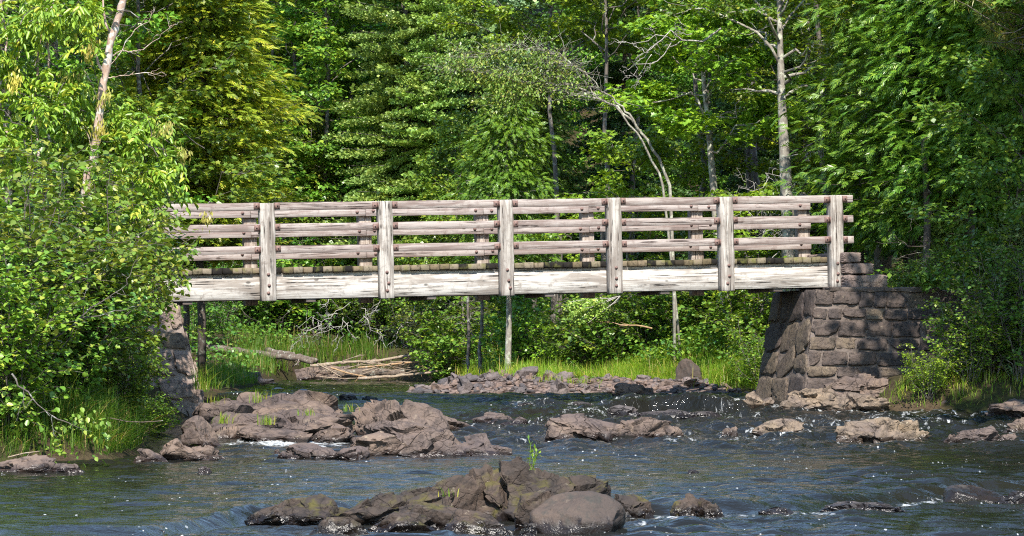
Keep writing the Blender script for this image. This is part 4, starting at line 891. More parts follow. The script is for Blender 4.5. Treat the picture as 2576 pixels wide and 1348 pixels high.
# tall bright maple with its trunk leaning in the grass
c = P(1848, 852, 62.0); c[2] = gz(c[0], c[1])-.1
tp = np.array([c]+[P(u, v, 62.0+.2*k) for k, (u, v) in enumerate(((1822, 740), (1806, 600), (1795, 470), (1785, 350), (1772, 220), (1763, 100), (1757, -40), (1750, -300)))])-c
tr, lf, mm = broad_tree(41, 12, .45, 1.75, 28, 8, 4, 15, .14, .12, trunk=tp, T=MAPLE, Fc=MF, mats=('leaf_maple', 'bark_lichen'))
root = thing('maple_tree', 'bright yellow green maple with a leaning mottled trunk standing in the grass', T_, c); lf.build('crown', M['leaf_maple'], root); tr.build('trunk', M['bark_lichen'], root, True)
# birch
c = P(1985, 700, 60.4); c[2] = gz(c[0], c[1])-.1; rg = np.random.default_rng(3)
tp = np.array([c]+[P(u, v, 60.4) for u, v in ((1985, 600), (1978, 480), (1972, 360), (1966, 240), (1962, 100), (1958, -60), (1955, -300))])-c
tr, lf, mm = broad_tree(42, 12, .55, 2.0, 22, 7, 4, 12, .09, .17, trunk=tp, mats=('leaf_green', 'bark_birch'))
root = thing('birch_tree', 'pale barked birch with a thick straight trunk before the dark wood', T_, c); lf.build('crown', M['leaf_green'], root); tr.build('trunk', M['bark_lichen'], root, True)
G = Geo()
for v, du, dv in ((560, -110, -30), (520, 100, 40), (600, 110, 10), (450, -120, 20), (640, -130, 40), (420, 110, -40), (560, 70, -90), (490, -60, 60), (610, -60, -50), (655, 70, 35)):
    bare(G, P(1980, v, 60.4)-c, P(1980+du, v+dv-300+300, 59.9-rg.random())-c, .012, rg, 2, 5, .5, .3)
G.build('dead_twig', M['dead'], root, True)
# the leaning, arching tree
c = P(1696, 500, 62.0); c[2] = gz(c[0], c[1])-.1; rg = np.random.default_rng(8); TG = Geo(); tips = []
def px(pts, y=62.0, dy=0.0): return np.array([P(u, v, y+dy*k) for k, (u, v) in enumerate(pts)])-c
b0 = P(1702, 640, 62.0)-c; b0[2] = 0
for k, (pts, r0, r1) in enumerate((
    ([(1690, 490), (1662, 410), (1630, 355), (1585, 300), (1540, 262), (1500, 240), (1440, 215), (1395, 195), (1350, 185), (1270, 190)], .04, .007), ([(1672, 480), (1640, 400), (1607, 340), (1560, 280), (1510, 245), (1455, 240), (1400, 228), (1340, 235), (1260, 265)], .030, .006),
    ([(1610, 330), (1570, 270), (1530, 240), (1480, 190), (1440, 165), (1390, 160)], .025, .006), ([(1500, 240), (1470, 205), (1420, 140), (1350, 120), (1250, 130), (1180, 150)], .02, .005), ([(1440, 215), (1380, 210), (1300, 205), (1200, 180), (1120, 175)], .02, .005))):
    q = px(pts, 62.0-.1*k, -.06); 
    if k < 2: q = np.concatenate((b0[None]+np.array(((k*.12, 0, 0),)), q))
    s = np.linspace(0, 1, 24); q2 = np.stack([np.interp(s, np.linspace(0, 1, len(q)), q[:, j]) for j in range(3)], 1)+rg.normal(0, .02, (24, 3)); TG.add(*tube(q2, np.linspace(r0, r1, 24), 7), 0)
    for f in np.linspace(.5 if k < 2 else .3, 1, 20): tips.append(np.array([np.interp(f, s, q2[:, j]) for j in range(3)]))
LG = Geo(); cs = []; 
for t in tips:
    for _ in range(6 if t[0] < P(1450, 0, 62)[0]-c[0] else 2):
        d = nrm(np.array((rg.normal(-.5, .8), rg.normal(0, .8), rg.uniform(-.25, .6)))); l = rg.uniform(.2, .9); e = t+d*l; TG.add(*tube(wob(t, e, 5, .08, rg), np.linspace(.006, .002, 5), 3, False), 0)
        if t[0] < P(1400, 0, 62)[0]-c[0]+rg.normal(0, .35) and rg.random() < .62: cs += [t+d*l*f+rg.normal(0, .06, 3) for f in (.4, .7, 1.)]
cs = np.array(cs); spray(LG, cs, np.tile((-.6, -.2, 0), (len(cs), 1)), rg, 9, .25, .07, .085, .5, NARROW*np.array((1, 1.5, 1)), LF4)
root = thing('leaning_tree', 'leaning tree with twin lichen grey trunks arching left over the firs', T_, c); TG.build('trunk', M['bark_lichen'], root, True); LG.build('crown', M['leaf_olive'], root)
# white dead branches
c = P(1800, 120, 60.0); G = Geo(); rg = np.random.default_rng(19)
for a, b, r in (((1815, 70), (1620, 145), .022), ((1700, 98), (1560, 110), .012), ((1690, 105), (1575, 190), .012), ((1640, 140), (1600, 215), .010), ((1660, 125), (1640, 60), .010), ((1620, 145), (1565, 165), .008), ((1740, 85), (1680, 40), .01)):
    bare(G, P(*a, 60)-c, P(*b, 59.7)-c, r, rg, 2, 5, .42, .22)
o = G.build('dead_branch', M['dead'], None, True, loc=c); tag(o, 'white leafless dead branches reaching left from the tall maple high up', 'branch')
# cedars and shade on the right bank
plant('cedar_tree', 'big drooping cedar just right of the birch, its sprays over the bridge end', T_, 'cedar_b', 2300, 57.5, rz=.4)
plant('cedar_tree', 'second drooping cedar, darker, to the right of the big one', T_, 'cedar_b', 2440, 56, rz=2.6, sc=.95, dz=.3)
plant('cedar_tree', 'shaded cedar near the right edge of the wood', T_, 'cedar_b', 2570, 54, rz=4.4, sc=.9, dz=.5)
plant('broadleaf_tree', 'dim leafy tree hanging over the stone wall at the right edge', T_, 'maple_c', 2590, 50.8, rz=1.0, sc=.75, leaf='leaf_deep')
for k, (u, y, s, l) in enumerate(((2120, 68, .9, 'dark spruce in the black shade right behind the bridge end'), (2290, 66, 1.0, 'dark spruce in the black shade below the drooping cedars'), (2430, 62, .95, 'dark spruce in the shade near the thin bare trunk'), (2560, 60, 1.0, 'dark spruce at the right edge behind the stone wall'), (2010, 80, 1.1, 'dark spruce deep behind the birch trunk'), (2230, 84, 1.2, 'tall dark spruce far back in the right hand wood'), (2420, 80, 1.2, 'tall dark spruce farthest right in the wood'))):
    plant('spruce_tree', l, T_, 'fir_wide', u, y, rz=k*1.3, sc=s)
plant('spruce_tree', 'bluish young spruce at the right edge above the stone wall', T_, 'spruce_small', 2560, 50.2, rz=.3, sc=.78)
plant('spruce_tree', 'second young spruce with green boughs behind the wall, left of the bluish one', T_, 'spruce_small', 2385, 55.5, rz=1.3, sc=.62, leaf='fir')
rg = np.random.default_rng(77)
for k, (u, y, r, l) in enumerate(((2330, 55, .075, 'thin bare dark trunk in the shade above the stone wall'), (2210, 60, .10, 'mottled grey trunk in the shade right of the bridge end'), (2170, 66, .06, 'slim shaded trunk just behind the last rail stubs'), (1990+110, 63, .07, 'thin grey trunk seen between the right hand rails'), (1870, 70, .07, 'dim trunk behind the bright leaning maple'), (1930, 72, .09, 'dim trunk left of the pale birch'), (1178, 75, .045, 'slim grey trunk under the bridge, left of its neighbour'), (1212, 74, .05, 'grey brown trunk under the bridge left of the pale bare trunk'), (1392, 72, .06, 'left of two close trunks under the bridge right of centre'), (1407, 72.5, .06, 'right of two close trunks under the bridge right of centre'))):
    x = X(u, y); z = gz(x, y)-.1; G = Geo(); HH = 3.0 if k >= 6 else (3.2 if k == 0 else 9); G.add(*tube(wob((0, 0, 0), (rg.normal(-.02, .02)*HH, 0, HH), 12, .2*HH/9, rg), np.linspace(r, r*.7, 12), 8))
    for j in range(22): 
        zz = rg.uniform(.7, HH*.8); a = rg.uniform(0, 6.28); ln = rg.uniform(.3, 1.0); bare(G, (0, 0, zz), (math.cos(a)*ln, math.sin(a)*ln, zz+rg.normal(-.05, .15)), .008, rg, 1, 4, .5, .2)
    o = G.build('bare_trunk', M['bark_dark' if k in (0, 2, 4, 5) else 'bark'], None, True, loc=(x, y, z)); tag(o, l, 'tree trunk')
# pine bough at the upper right corner
c = P(2640, 60, 50); G = Geo(); B = Geo(); rg = np.random.default_rng(5); cs = []
for k in range(26):
    e = P(rg.uniform(2400, 2600), rg.uniform(-30, 110), 50+rg.normal(0, .5))-c; q = wob((0, 0, rg.normal(0, .2)), e, 8, .12, rg, .1); B.add(*tube(q, np.linspace(.018, .005, 8), 4, False)); cs += [q[j] for j in (4, 5, 6, 7)]
cs = np.repeat(np.array(cs), 40, 0); d = rdir(rg, len(cs), .7); leaves(G, cs, d+np.array((-.5, 0, .1)), .16*rg.uniform(.7, 1.1, len(cs)), rg, NARROW*np.array((1, .22, 1)), LF4)
root = thing('pine_bough', 'pale green pine bough tuft in the upper right corner', 'branch', c); G.build('needles', M['pine'], root); B.build('branch', M['bark'], root, True)

# ------------------------------------------------------------------ left side
plant('cedar_tree', 'yellow green sunlit cedar column left of the dark gap, above the railing', T_, 'cedar_a', 508, 59, rz=.3, sc=1.0, bark='bark_dark', szx=1.22)
plant('cedar_tree', 'sunlit cedar half behind the yellow green column on its left', T_, 'cedar_a', 462, 60, rz=2.0, sc=.98)
plant('maple_tree', 'light leafy maple between the ash and the sunlit cedars', T_, 'maple_a', 380, 57, rz=1.2, sc=.9, leaf='leaf_green')
plant('broadleaf_tree', 'leafy tree behind the pale seed bunches at upper left', T_, 'maple_b', 150, 55, rz=.2, sc=.95)
plant('broadleaf_tree', 'dark leafy tree at the left edge behind the ash', T_, 'maple_c', 20, 53, rz=2.4, sc=.9, leaf='leaf_green')
plant('broadleaf_tree', 'leafy tree behind the left end of the railing', T_, 'young_tree', 330, 56, rz=.8, sc=.8)
# ash: bare leaning stem, drooping leaflets, seed bunches
def ash():
    y0 = 44.5; c = P(190, 640, y0); c[2] = gz(c[0], c[1])-.1; rg = np.random.default_rng(14); k = lambda u, v, dy=0: P(u, v, y0+dy)-c; TG = Geo(); LG = Geo(); SGS = []
    st = np.array([(0, 0, 0), k(205, 560), k(220, 455), k(236, 400), k(246, 330), k(254, 250), k(262, 195), k(276, 130), k(290, 70), k(304, 20), k(314, -20), k(330, -90)])
    s = np.linspace(0, 1, 30); q = np.stack([np.interp(s, np.linspace(0, 1, len(st)), st[:, j]) for j in range(3)], 1)+rg.normal(0, .012, (30, 3)); TG.add(*tube(q, np.linspace(.075, .05, 30)*(1+.15*np.sin(np.arange(30)*1.9)), 9))
    TG.add(*tube(np.array([k(258, 178), k(247, 160), k(241, 130), k(244, 95), k(250, 55)]), np.linspace(.026, .008, 5), 6)); TG.add(*tube(np.array([k(280, 88), k(266, 60), k(260, 20), k(258, -30)]), np.linspace(.022, .012, 4), 6))
    for pts in (((262, 195), (300, 190), (340, 186), (413, 182)), ((284, 140), (310, 128), (360, 125), (405, 100), (440, 60)), ((262, 190), (290, 150), (330, 90), (390, 20)), ((250, 250), (235, 215), (215, 180)), ((236, 400), (225, 350), (200, 300), (160, 262))):
        bare(TG, k(*pts[0]), k(*pts[1]), .014, rg, 0); bare(TG, k(*pts[1]), k(*pts[2]), .011, rg, 1, 3, .5, .1); bare(TG, k(*pts[2]), k(*pts[-1]), .008, rg, 2, 4, .5, .15)
    for u0, v0 in ((95, 640), (20, 560), (140, 620)):
        u1 = u0+rg.uniform(-20, 40); TG.add(*tube(wob(k(u0, v0, .4), k(u1, -60, .6), 14, .2, rg), np.linspace(.03, .015, 14), 6))
    tips = []
    for _ in range(150):
        r = rg.random()
        if r < .62: u, v = rg.uniform(-30, 250), rg.uniform(-30, 440)
        elif r < .9: u, v = rg.normal(310, 62), rg.uniform(250, 440)
        else: u, v = rg.uniform(240, 470), rg.uniform(380, 560)
        dy = rg.normal(0, .55)
        if abs(u-np.interp(v, (-20, 200, 460), (314, 262, 218))) < 55 and v < 470: dy = abs(dy)+.45
        e = k(u, v, dy); b = e+np.array((rg.normal(0, .35), rg.normal(.3, .2), -rg.uniform(.1, .5))); w = wob(b, e, 6, .1, rg, -.05); TG.add(*tube(w, np.linspace(.009, .004, 6), 4, False), 1); tips.append((e, nrm(e-b), u, v))
    pos, ax = [], []
    for e, d, u, v in tips:
        for j in range(int(rg.integers(4, 8))):                 # compound leaves, leaflets in pairs, hanging
            d1 = nrm(rg.normal(0, .75, 3)+d*.4+np.array((0, -.3, -.35))); n = 4; L = rg.uniform(.22, .34); sd = nrm(np.cross(d1, (0, 0, 1)))
            for m in range(n):
                p = e+d1*L*(m+1)/n+np.array((0, 0, -.10*((m+1)/n)**2)); 
                for sg in (-1, 1): pos.append(p); ax.append(d1*.75+sd*sg*.75+np.array((0, 0, -.55)))
            pos.append(e+d1*L*1.05+np.array((0, 0, -.11))); ax.append(d1+np.array((0, 0, -.5)))
    pos = np.array(pos); leaves(LG, pos, np.array(ax)+rg.normal(0, .2, (len(pos), 3)), .135*rg.uniform(.7, 1.15, len(pos)), rg, LANCE6, LF6, roll=.5)
    for u, v in ((235, 110), (225, 130), (195, 180), (160, 195), (40, 190), (35, 210), (265, 240), (255, 255), (255, 320), (245, 330), (90, 590), (400, 330), (390, 345), (420, 320), (350, 560), (455, 375), (460, 390), (330, 520), (520, 545), (345, 345), (365, 450)):
        e = k(u, v, rg.normal(-.3, .2)); n = 46; p = e+rg.normal(0, 1, (n, 3))*np.array((.05, .05, .06)); a = rg.normal(0, .35, (n, 3)); a[:, 2] -= 1; SG = Geo(); leaves(SG, p-e, a, .085*rg.uniform(.8, 1.2, n), rg, NARROW, LF4, roll=1.); SGS.append((SG, e))
    root = thing('ash_tree', 'old ash with a bare leaning stem, drooping leaflets and pale seed bunches', T_, c)
    TG.build('trunk', [M['bark_bare'], M['bark']], root, True); LG.build('crown', M['leaf_ash'], root)
    for SG, e in SGS: SG.build('seed_bunch', M['seed'], root, loc=e)
ash()
B_ = 'bush'
plant('alder_bush', 'tall leafy alder at the left edge, leaves catching the sun on top', B_, 'alder_a', 40, 38.5, rz=.3, sc=1.05)
plant('alder_bush', 'dark alder in the middle of the left bank, deep in shade inside', B_, 'alder_a', 172, 40.2, rz=2.1, sc=1.0)
plant('alder_bush', 'alder whose leafy top overlaps the left end of the railing', B_, 'alder_a', 300, 43.2, rz=4.0, sc=1.12, szx=.68)
plant('alder_bush', 'lower rounded alder before the left abutment', B_, 'alder_b', 185, 40.0, rz=1.0, sc=.9)
plant('alder_bush', 'low leafy bush reaching out over the grass right of the dark alder', B_, 'alder_b', 305, 40.6, rz=2.8, sc=.5, leaf='leaf_green')
plant('alder_bush', 'leafy bush low at the left edge just above the water', B_, 'alder_b', 10, 36.8, rz=5.0, sc=.95)
plant('alder_bush', 'dark leafy bush low between the left edge and the long grass', B_, 'alder_b', 150, 38.6, rz=3.3, sc=.85, leaf='leaf_deep')
plant('alder_bush', 'leafy bush filling the left edge behind the alders', B_, 'alder_a', 110, 44, rz=1.3, sc=1.1)
plant('alder_bush', 'leafy bush behind the alders near the left end of the deck', B_, 'alder_a', 205, 45.5, rz=.3, sc=1.05)
# overhanging bare limb with leafy tips at the lower left
def limb(name, label, ytop, segs, tips, mat, seed, leaf=.075, n=16):
    c = P(*segs[0][0], ytop); rg = np.random.default_rng(seed); TG = Geo(); LG = Geo(); k = lambda u, v: P(u, v, ytop)-c
    for a, b, r in segs: bare(TG, k(*a), k(*b), r, rg, 1, 4, .3, .08)
    for u, v in tips:
        for _ in range(3):
            e = k(u+rg.normal(0, 14), v+rg.normal(0, 12))+np.array((0, rg.normal(0, .1), 0)); p = e+rg.normal(0, .07, (n//3, 3)); a = rg.normal(0, .7, (len(p), 3)); a[:, 2] -= .35; leaves(LG, p, a, leaf*rg.uniform(.6, 1.15, len(p)), rg, LEAF6, LF6, roll=.5)
    root = thing(name, label, 'branch', c); TG.build('branch', M['bark'], root, True); LG.build('foliage', M[mat], root)
limb('alder_branch', 'thin branch with bright leaves hanging over the water at lower left', 35.0, (((30, 940), (130, 1045), .014), ((130, 1045), (230, 1085), .009), ((130, 1045), (150, 1130), .006), ((60, 970), (40, 1060), .007)), ((225, 1075), (250, 1090), (205, 1070), (150, 1110), (155, 1140), (240, 1115), (150, 1080), (20, 1015), (10, 1050), (190, 1060), (265, 1085), (130, 1130)), 'leaf_alder', 3)
limb('alder_branch', 'forked bare grey branch crossing the left alders with a few leaves', 37.0, (((90, 890), (200, 800), .016), ((200, 800), (320, 715), .011), ((200, 800), (350, 770), .009), ((210, 795), (220, 690), .006), ((320, 715), (345, 640), .007), ((150, 840), (110, 760), .007)), ((330, 650), (345, 700), (335, 620), (360, 770), (400, 690), (230, 700), (110, 760), (60, 880), (90, 850)), 'leaf_alder', 4)
G = Geo(); c = P(85, 800, 37.2); rg = np.random.default_rng(9)
for u, v in ((85, 770), (68, 790), (95, 805), (112, 815), (90, 830), (55, 785)):
    for _ in range(14): p = P(u, v, 37.2)-c+rg.normal(0, 1, 3)*np.array((.045, .04, .02)); leaves(G, p[None]+rg.normal(0, .01, (5, 3)), rg.normal(0, 1, (5, 3)), np.full(5, .018), rg, LEAF4, LF4)
    G.add(*tube(np.array([P(u, v, 37.2)-c, P(u*.6+40, v+90, 37.3)-c]), (.003, .004), 4, False))
tag(G.build('wild_flower', M['white'], None, loc=c), 'white umbel flowers among the alder leaves at the left', 'flower')

# ------------------------------------------------------------------ under and beyond the bridge
for k, (u, y, kn, s, lf_, l) in enumerate((
    (500, 80, 'shrub_a', .95, 'leaf_deep', 'dark shrub right behind the left abutment'), (575, 86, 'shrub_a', 1.1, 'leaf_deep', 'dark shrub behind the left end of the mossy log'), (650, 86.5, 'shrub_c', 1.5, 'leaf_deep', 'dark broad leaved shrub above the mossy log'),
    (730, 87, 'shrub_a', 1.15, 'leaf_deep', 'dark shrub behind the sawn log stub'), (800, 86.5, 'shrub_c', 1.55, None, 'green broad leaved shrub behind the driftwood pile'), (870, 87, 'shrub_a', 1.15, 'leaf_green', 'bright shrub behind the grey dead twigs'),
    (950, 85, 'shrub_b', 1.2, 'leaf_green', 'sunny shrub above the middle of the driftwood'), (1030, 84, 'shrub_b', 1.15, 'leaf_green', 'sunny shrub over the long driftwood poles'), (1105, 80, 'shrub_b', 1.0, 'leaf_olive', 'light shrub where the driftwood poles end'),
    (1135, 78, 'shrub_c', 1.2, None, 'green shrub left of the grassy bank'), (1470, 67, 'shrub_c', 1.1, None, 'green shrub under the bridge right of the two close trunks'), (1560, 65.5, 'shrub_c', 1.15, None, 'leafy shrub above the brown broken stem'), (1640, 65, 'shrub_a', .9, 'leaf_green', 'leafy shrub left of the leaning mottled trunk'),
    (1720, 64.5, 'shrub_c', 1.2, 'leaf_deep', 'shady shrub above the lone boulder'), (1790, 64, 'shrub_c', 1.0, None, 'shrub just left of the leaning mottled trunk'), (1895, 60.5, 'shrub_c', 1.05, None, 'shrub between the leaning trunk and the right abutment'),
    (1920, 58, 'shrub_b', .7, 'leaf_green', 'small shrub against the dark side of the right abutment'), (1330, 73, 'shrub_c', 1.1, 'leaf_green', 'shrub in the shade right of the pale bare trunk'), (1400, 70, 'shrub_c', .8, 'leaf_maple', 'small yellow green shrub before the two close trunks'))):
    plant('shrub', l+' beyond the bridge' if len(l.split()) < 13 else l, 'shrub', kn, u, y, rz=k*1.7, sc=s, leaf=lf_)
for k, (u, y, kn, s, lf_, l) in enumerate((
    (380, 43.4, 'shrub_c', .42, 'leaf_green', 'low leafy plants in the shade beside the left abutment foot'), (2440, 49.4, 'shrub_b', .66, 'leaf_green', 'leafy bush growing against the stone wall on the right'), (2495, 49.6, 'shrub_a', .85, 'leaf_deep', 'dark leafy bush at the foot of the wall near the right edge'), (2570, 49.3, 'shrub_a', .9, 'leaf_deep', 'dark bush cut by the right edge above the shore rocks'),
    (2340, 49.2, 'shrub_b', .45, 'leaf_maple', 'small bright bush at the left end of the wall plants'), (2290, 52.6, 'shrub_c', .4, 'leaf_deep', 'low dark plants on top of the wall beside the steps'), (2400, 52.8, 'shrub_b', .5, 'leaf_deep', 'dark leafy plants along the top of the wall'), (2480, 52.0, 'shrub_c', .7, 'leaf_deep', 'dark bush on top of the wall near the right edge'))):
    z = 2.3 if y > 51.5 else None
    plant('shrub', l, 'shrub', kn, u, y, rz=k*2.1, sc=s, leaf=lf_, z=z)
# the broken brown stem with a drooping spruce bough
c = P(1640, 826, 60.5); G = Geo(); rg = np.random.default_rng(6); bare(G, (0, 0, 0), P(1500, 808, 60.3)-c, .02, rg, 1, 5, .35, .04); tag(G.build('broken_stem', M['drift_warm'], None, True, loc=c), 'reddish brown broken stem lying across the shrubs under the bridge', 'branch')
c = P(1560, 745, 60.0); G = Geo(); W = Geo(); rg = np.random.default_rng(16)
for u, v in ((1440, 800), (1470, 775), (1500, 760), (1455, 790), (1430, 760), (1480, 812), (1510, 790)):
    e = P(u, v, 60+rg.normal(0, .4))-c; W.add(*tube(wob((0, 0, 0), e, 6, .06, rg), np.linspace(.012, .004, 6), 4, False))
    (V, Fs), s_ = get_frond(np.linalg.norm(e), 1); A, S, N = frames(nrm(e)[None]*.6+np.array(((-.6, -.1, -.1),)), None, rg, .2); G.add(e*.35+.75*s_*(V[:, 0:1]*A+V[:, 1:2]*S+V[:, 2:3]*N), Fs)
root = thing('spruce_bough', 'drooping pale spruce bough hanging just below the bridge right of centre', 'branch', c); G.build('needles', M['fir'], root); W.build('branch', M['dead'], root, True)
# grey dead twigs
for seed, a, b, l in ((1, (1060, 830), 14, 'tangle of grey dead twigs over the driftwood poles'), (2, (870, 815), 14, 'hanging grey dead branches left of the driftwood poles'), (3, (590, 820), 9, 'thin dead twigs in the shade behind the left abutment')):
    c = P(*a, 81); G = Geo(); rg = np.random.default_rng(seed)
    for _ in range(b): p = np.array((rg.normal(0, .75), rg.normal(0, .3), rg.uniform(-.1, .75))); bare(G, p, p+np.array((rg.normal(0, .6), rg.normal(0, .2), -rg.uniform(.2, .9))), .012, rg, 2, 4, .5, .22)
    tag(G.build('dead_twigs', M['dead' if seed < 3 else 'bark_dark'], None, True, loc=c), l, 'dead twigs')
# driftwood
def log(name, label, y, pts, r, mat, dy=0.0, stubs=0, seed=0):
    c = P(*pts[0], y); rg = np.random.default_rng(seed+100); q = np.array([P(u, v, y+dy*k/(len(pts)-1)) for k, (u, v) in enumerate(pts)])-c
    s = np.linspace(0, 1, 16); q2 = np.stack([np.interp(s, np.linspace(0, 1, len(q)), q[:, j]) for j in range(3)], 1)+rg.normal(0, r*.12, (16, 3)); G = Geo(); G.add(*tube(q2, np.linspace(r, r*.65, 16)*rg.uniform(.9, 1.1, 16), 9))
    for _ in range(stubs): k = int(rg.integers(2, 15)); d = rg.normal(0, .5, 3); d[2] = -abs(d[2])-.2; bare(G, q2[k], q2[k]+d*rg.uniform(.2, .5), r*.3, rg, 1, 2, .5, .1)
    tag(G.build(name, M[mat], None, True, loc=c), label, 'log', 'thin sticks of the driftwood pile' if name == 'driftwood_stick' else None)
log('fallen_log', 'long dark mossy log sloping towards the water at the left', 80, ((521, 876), (600, 884), (690, 895), (790, 910)), .11, 'drift_dark', -1, 2, 1)
log('fallen_log', 'dark log stub with a pale sawn end, above the mossy log', 80.5, ((672, 883), (730, 893), (800, 908)), .10, 'drift_dark', -1, 3, 2)
log('driftwood_log', 'pale weathered log at the left of the driftwood pile', 79, ((780, 920), (860, 912), (930, 908)), .05, 'drift', 0, 3, 3)
log('driftwood_log', 'thick dark rotten log low in the driftwood pile', 79.5, ((850, 940), (940, 938), (1020, 935)), .13, 'drift_dark', 0, 6, 4)
log('driftwood_pole', 'longest upper pole of the driftwood pile, bark still on it', 78.5, ((920, 912), (1000, 899), (1145, 878)), .045, 'drift', 0, 12, 5)
log('driftwood_pole', 'peeled orange pole ending in a thin upturned tip', 78, ((900, 925), (1030, 912), (1150, 900), (1222, 884)), .028, 'drift_warm', 0, 8, 6)
log('driftwood_pole', 'thin branch tip rising highest at the right of the driftwood', 78.8, ((1120, 884), (1170, 878), (1221, 866)), .02, 'drift', 0, 6, 7)
log('driftwood_pole', 'pale bare pole lying lowest by the water', 77.5, ((900, 953), (985, 947), (1055, 940), (1125, 930)), .04, 'drift', 0, 3, 8)
log('driftwood_pole', 'short pale pole slanting down to the left of the lowest pole', 77.8, ((798, 914), (830, 932), (858, 948)), .022, 'drift', 0, 1, 9)
log('driftwood_pole', 'orange pole slanting below the rotten log', 77.9, ((832, 925), (880, 940), (935, 951)), .025, 'drift_warm', 0, 2, 10)
log('driftwood_pole', 'split pale stick across the top of the rotten log', 78.2, ((910, 934), (960, 920), (1010, 908)), .02, 'drift', 0, 3, 11)
rs = np.random.default_rng(88)
for k in range(14):
    u, w_ = rs.uniform(800, 1010), rs.uniform(905, 948); a = rs.normal(-.1, .22); L = rs.uniform(45, 130); log('driftwood_stick', 'thin broken grey brown stick in the driftwood pile', 78.2+rs.normal(0, .3), ((u, w_), (u+L*.5, w_+L*.5*a+rs.normal(0, 2)), (u+L, w_+L*a)), rs.uniform(.008, .018), 'drift', rs.normal(0, .4), int(rs.integers(0, 4)), 300+k)
log('fallen_stick', 'broken reddish stick lying on the bedrock ledge', y_at(1086)+.6, ((607, 1084), (660, 1078), (720, 1068), (752, 1056)), .022, 'drift_warm', .5, 1, 12)
log('fallen_stick', 'thin short stick on the ledge left of the broken reddish one', y_at(1090), ((520, 1078), (560, 1082), (590, 1087)), .012, 'drift', 0, 0, 13)
log('dead_branch', 'crooked dead stick caught in the long grass of the left bank', 38.2, ((270, 1050), (320, 1060), (360, 1062), (410, 1058)), .008, 'drift_dark', 0, 2, 14)
log('dead_branch', 'pale root trailing over the bank rock at the left edge', 36.2, ((20, 1150), (60, 1140), (100, 1135)), .009, 'drift', 0, 2, 15)

# ------------------------------------------------------------------ grass and ground cover
def grass(name, polys, n, length, mats, width=.011, lean=.5, seed=0, clump=.35, dry=.06):
    rg = np.random.default_rng(seed); G = Geo()
    for (x0, x1, y0, y1, w) in polys:
        k = int(n*w); nc = max(4, int(k/45)); cx, cy = rg.uniform(x0, x1, nc), rg.uniform(y0, y1, nc); i = rg.integers(0, nc, k); x = cx[i]+rg.normal(0, clump, k); y = cy[i]+rg.normal(0, clump, k); z = land(x, y); ok = z > zw(y)+.06
        az = rg.uniform(0, 6.28, nc)[i]; hs = rg.uniform(.55, 1.2, nc)[i]; d = rg.random(k) < dry
        for m, msk in ((0, ok & ~d), (1, ok & d)):
            b = np.stack((x, y, z-.03), 1)[msk]; blades(G, b, rg, length*hs[msk], width, lean, az[msk], m)
    kind(G.build(name, [M[mats], M['dry']]), 'stuff')
grass('far_bank_grass', ((-1.2, 1.2, 67.5, 75, .28), (.3, 2.6, 61.5, 68, .32), (.2, 3.8, 59.3, 63.5, .3), (1.9, 5.6, 58.9, 64, .6), (-2.5, -.6, 75, 80, .1), (4.3, 5.7, 55.2, 60.5, .14)), 40000, .46, 'grass', .009, 1.3, 1)
grass('left_bank_grass', ((-6.6, -4.5, 37.3, 40.2, .7), (-5.5, -4.7, 38.6, 43.5, .45), (-6.6, -5.8, 35.8, 37.4, .16)), 14000, .55, 'grass_dark', .008, 1.1, 2)
grass('wall_foot_grass', ((6.7, 8.6, 48.9, 49.9, .6), (6.3, 6.9, 49.0, 49.8, .1)), 2200, .28, 'grass', .010, .9, 3, .2)
grass('left_shore_grass', ((-7.2, -5.5, 51, 70, 1.),), 5000, .45, 'grass_dark', .012, .9, 8)
grass('far_shore_grass', ((-7.2, -3.8, 83.2, 85.4, .5), (-7.3, -6.0, 76, 83, .3)), 5000, .5, 'grass_dark', .015, .4, 4)
grass('wall_top_grass', ((5.8, 9.5, 53.2, 56.0, 1.),), 4500, .35, 'grass_dark', .012, .5, 5)
def cover(name, n, boxes, mat, seed, leaf=.09, hmax=.6):
    rg = np.random.default_rng(seed); G = Geo()
    for x0, x1, y0, y1, w in boxes:
        k = int(n*w); x = rg.uniform(x0, x1, k); y = rg.uniform(y0, y1, k); z = land(x, y); ok = (z > zw(y)+.25)
        hh = hmax*np.clip(.45+fbm(np.stack((x*.5, y*.5, 0*x+seed), -1), 3), .05, 1.4); p = np.stack((x, y, z+hh*rg.random(k)**.6), 1)[ok]; a = rdir(rg, len(p), .6); leaves(G, p, a, leaf*rg.uniform(.6, 1.25, len(p)), rg, LEAF4, LF4, roll=.4)
    kind(G.build(name, M[mat]), 'stuff')
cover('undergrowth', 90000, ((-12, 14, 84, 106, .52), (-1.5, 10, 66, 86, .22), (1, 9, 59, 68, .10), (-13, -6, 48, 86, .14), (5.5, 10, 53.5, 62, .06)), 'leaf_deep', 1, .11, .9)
cover('bright_undergrowth', 30000, ((-1.5, 6, 62, 80, .35), (1, 6, 58, 63, .20), (-13, -5.2, 36, 50, .35), (-12, 10, 86, 104, .2)), 'leaf_green', 2, .085, .6)
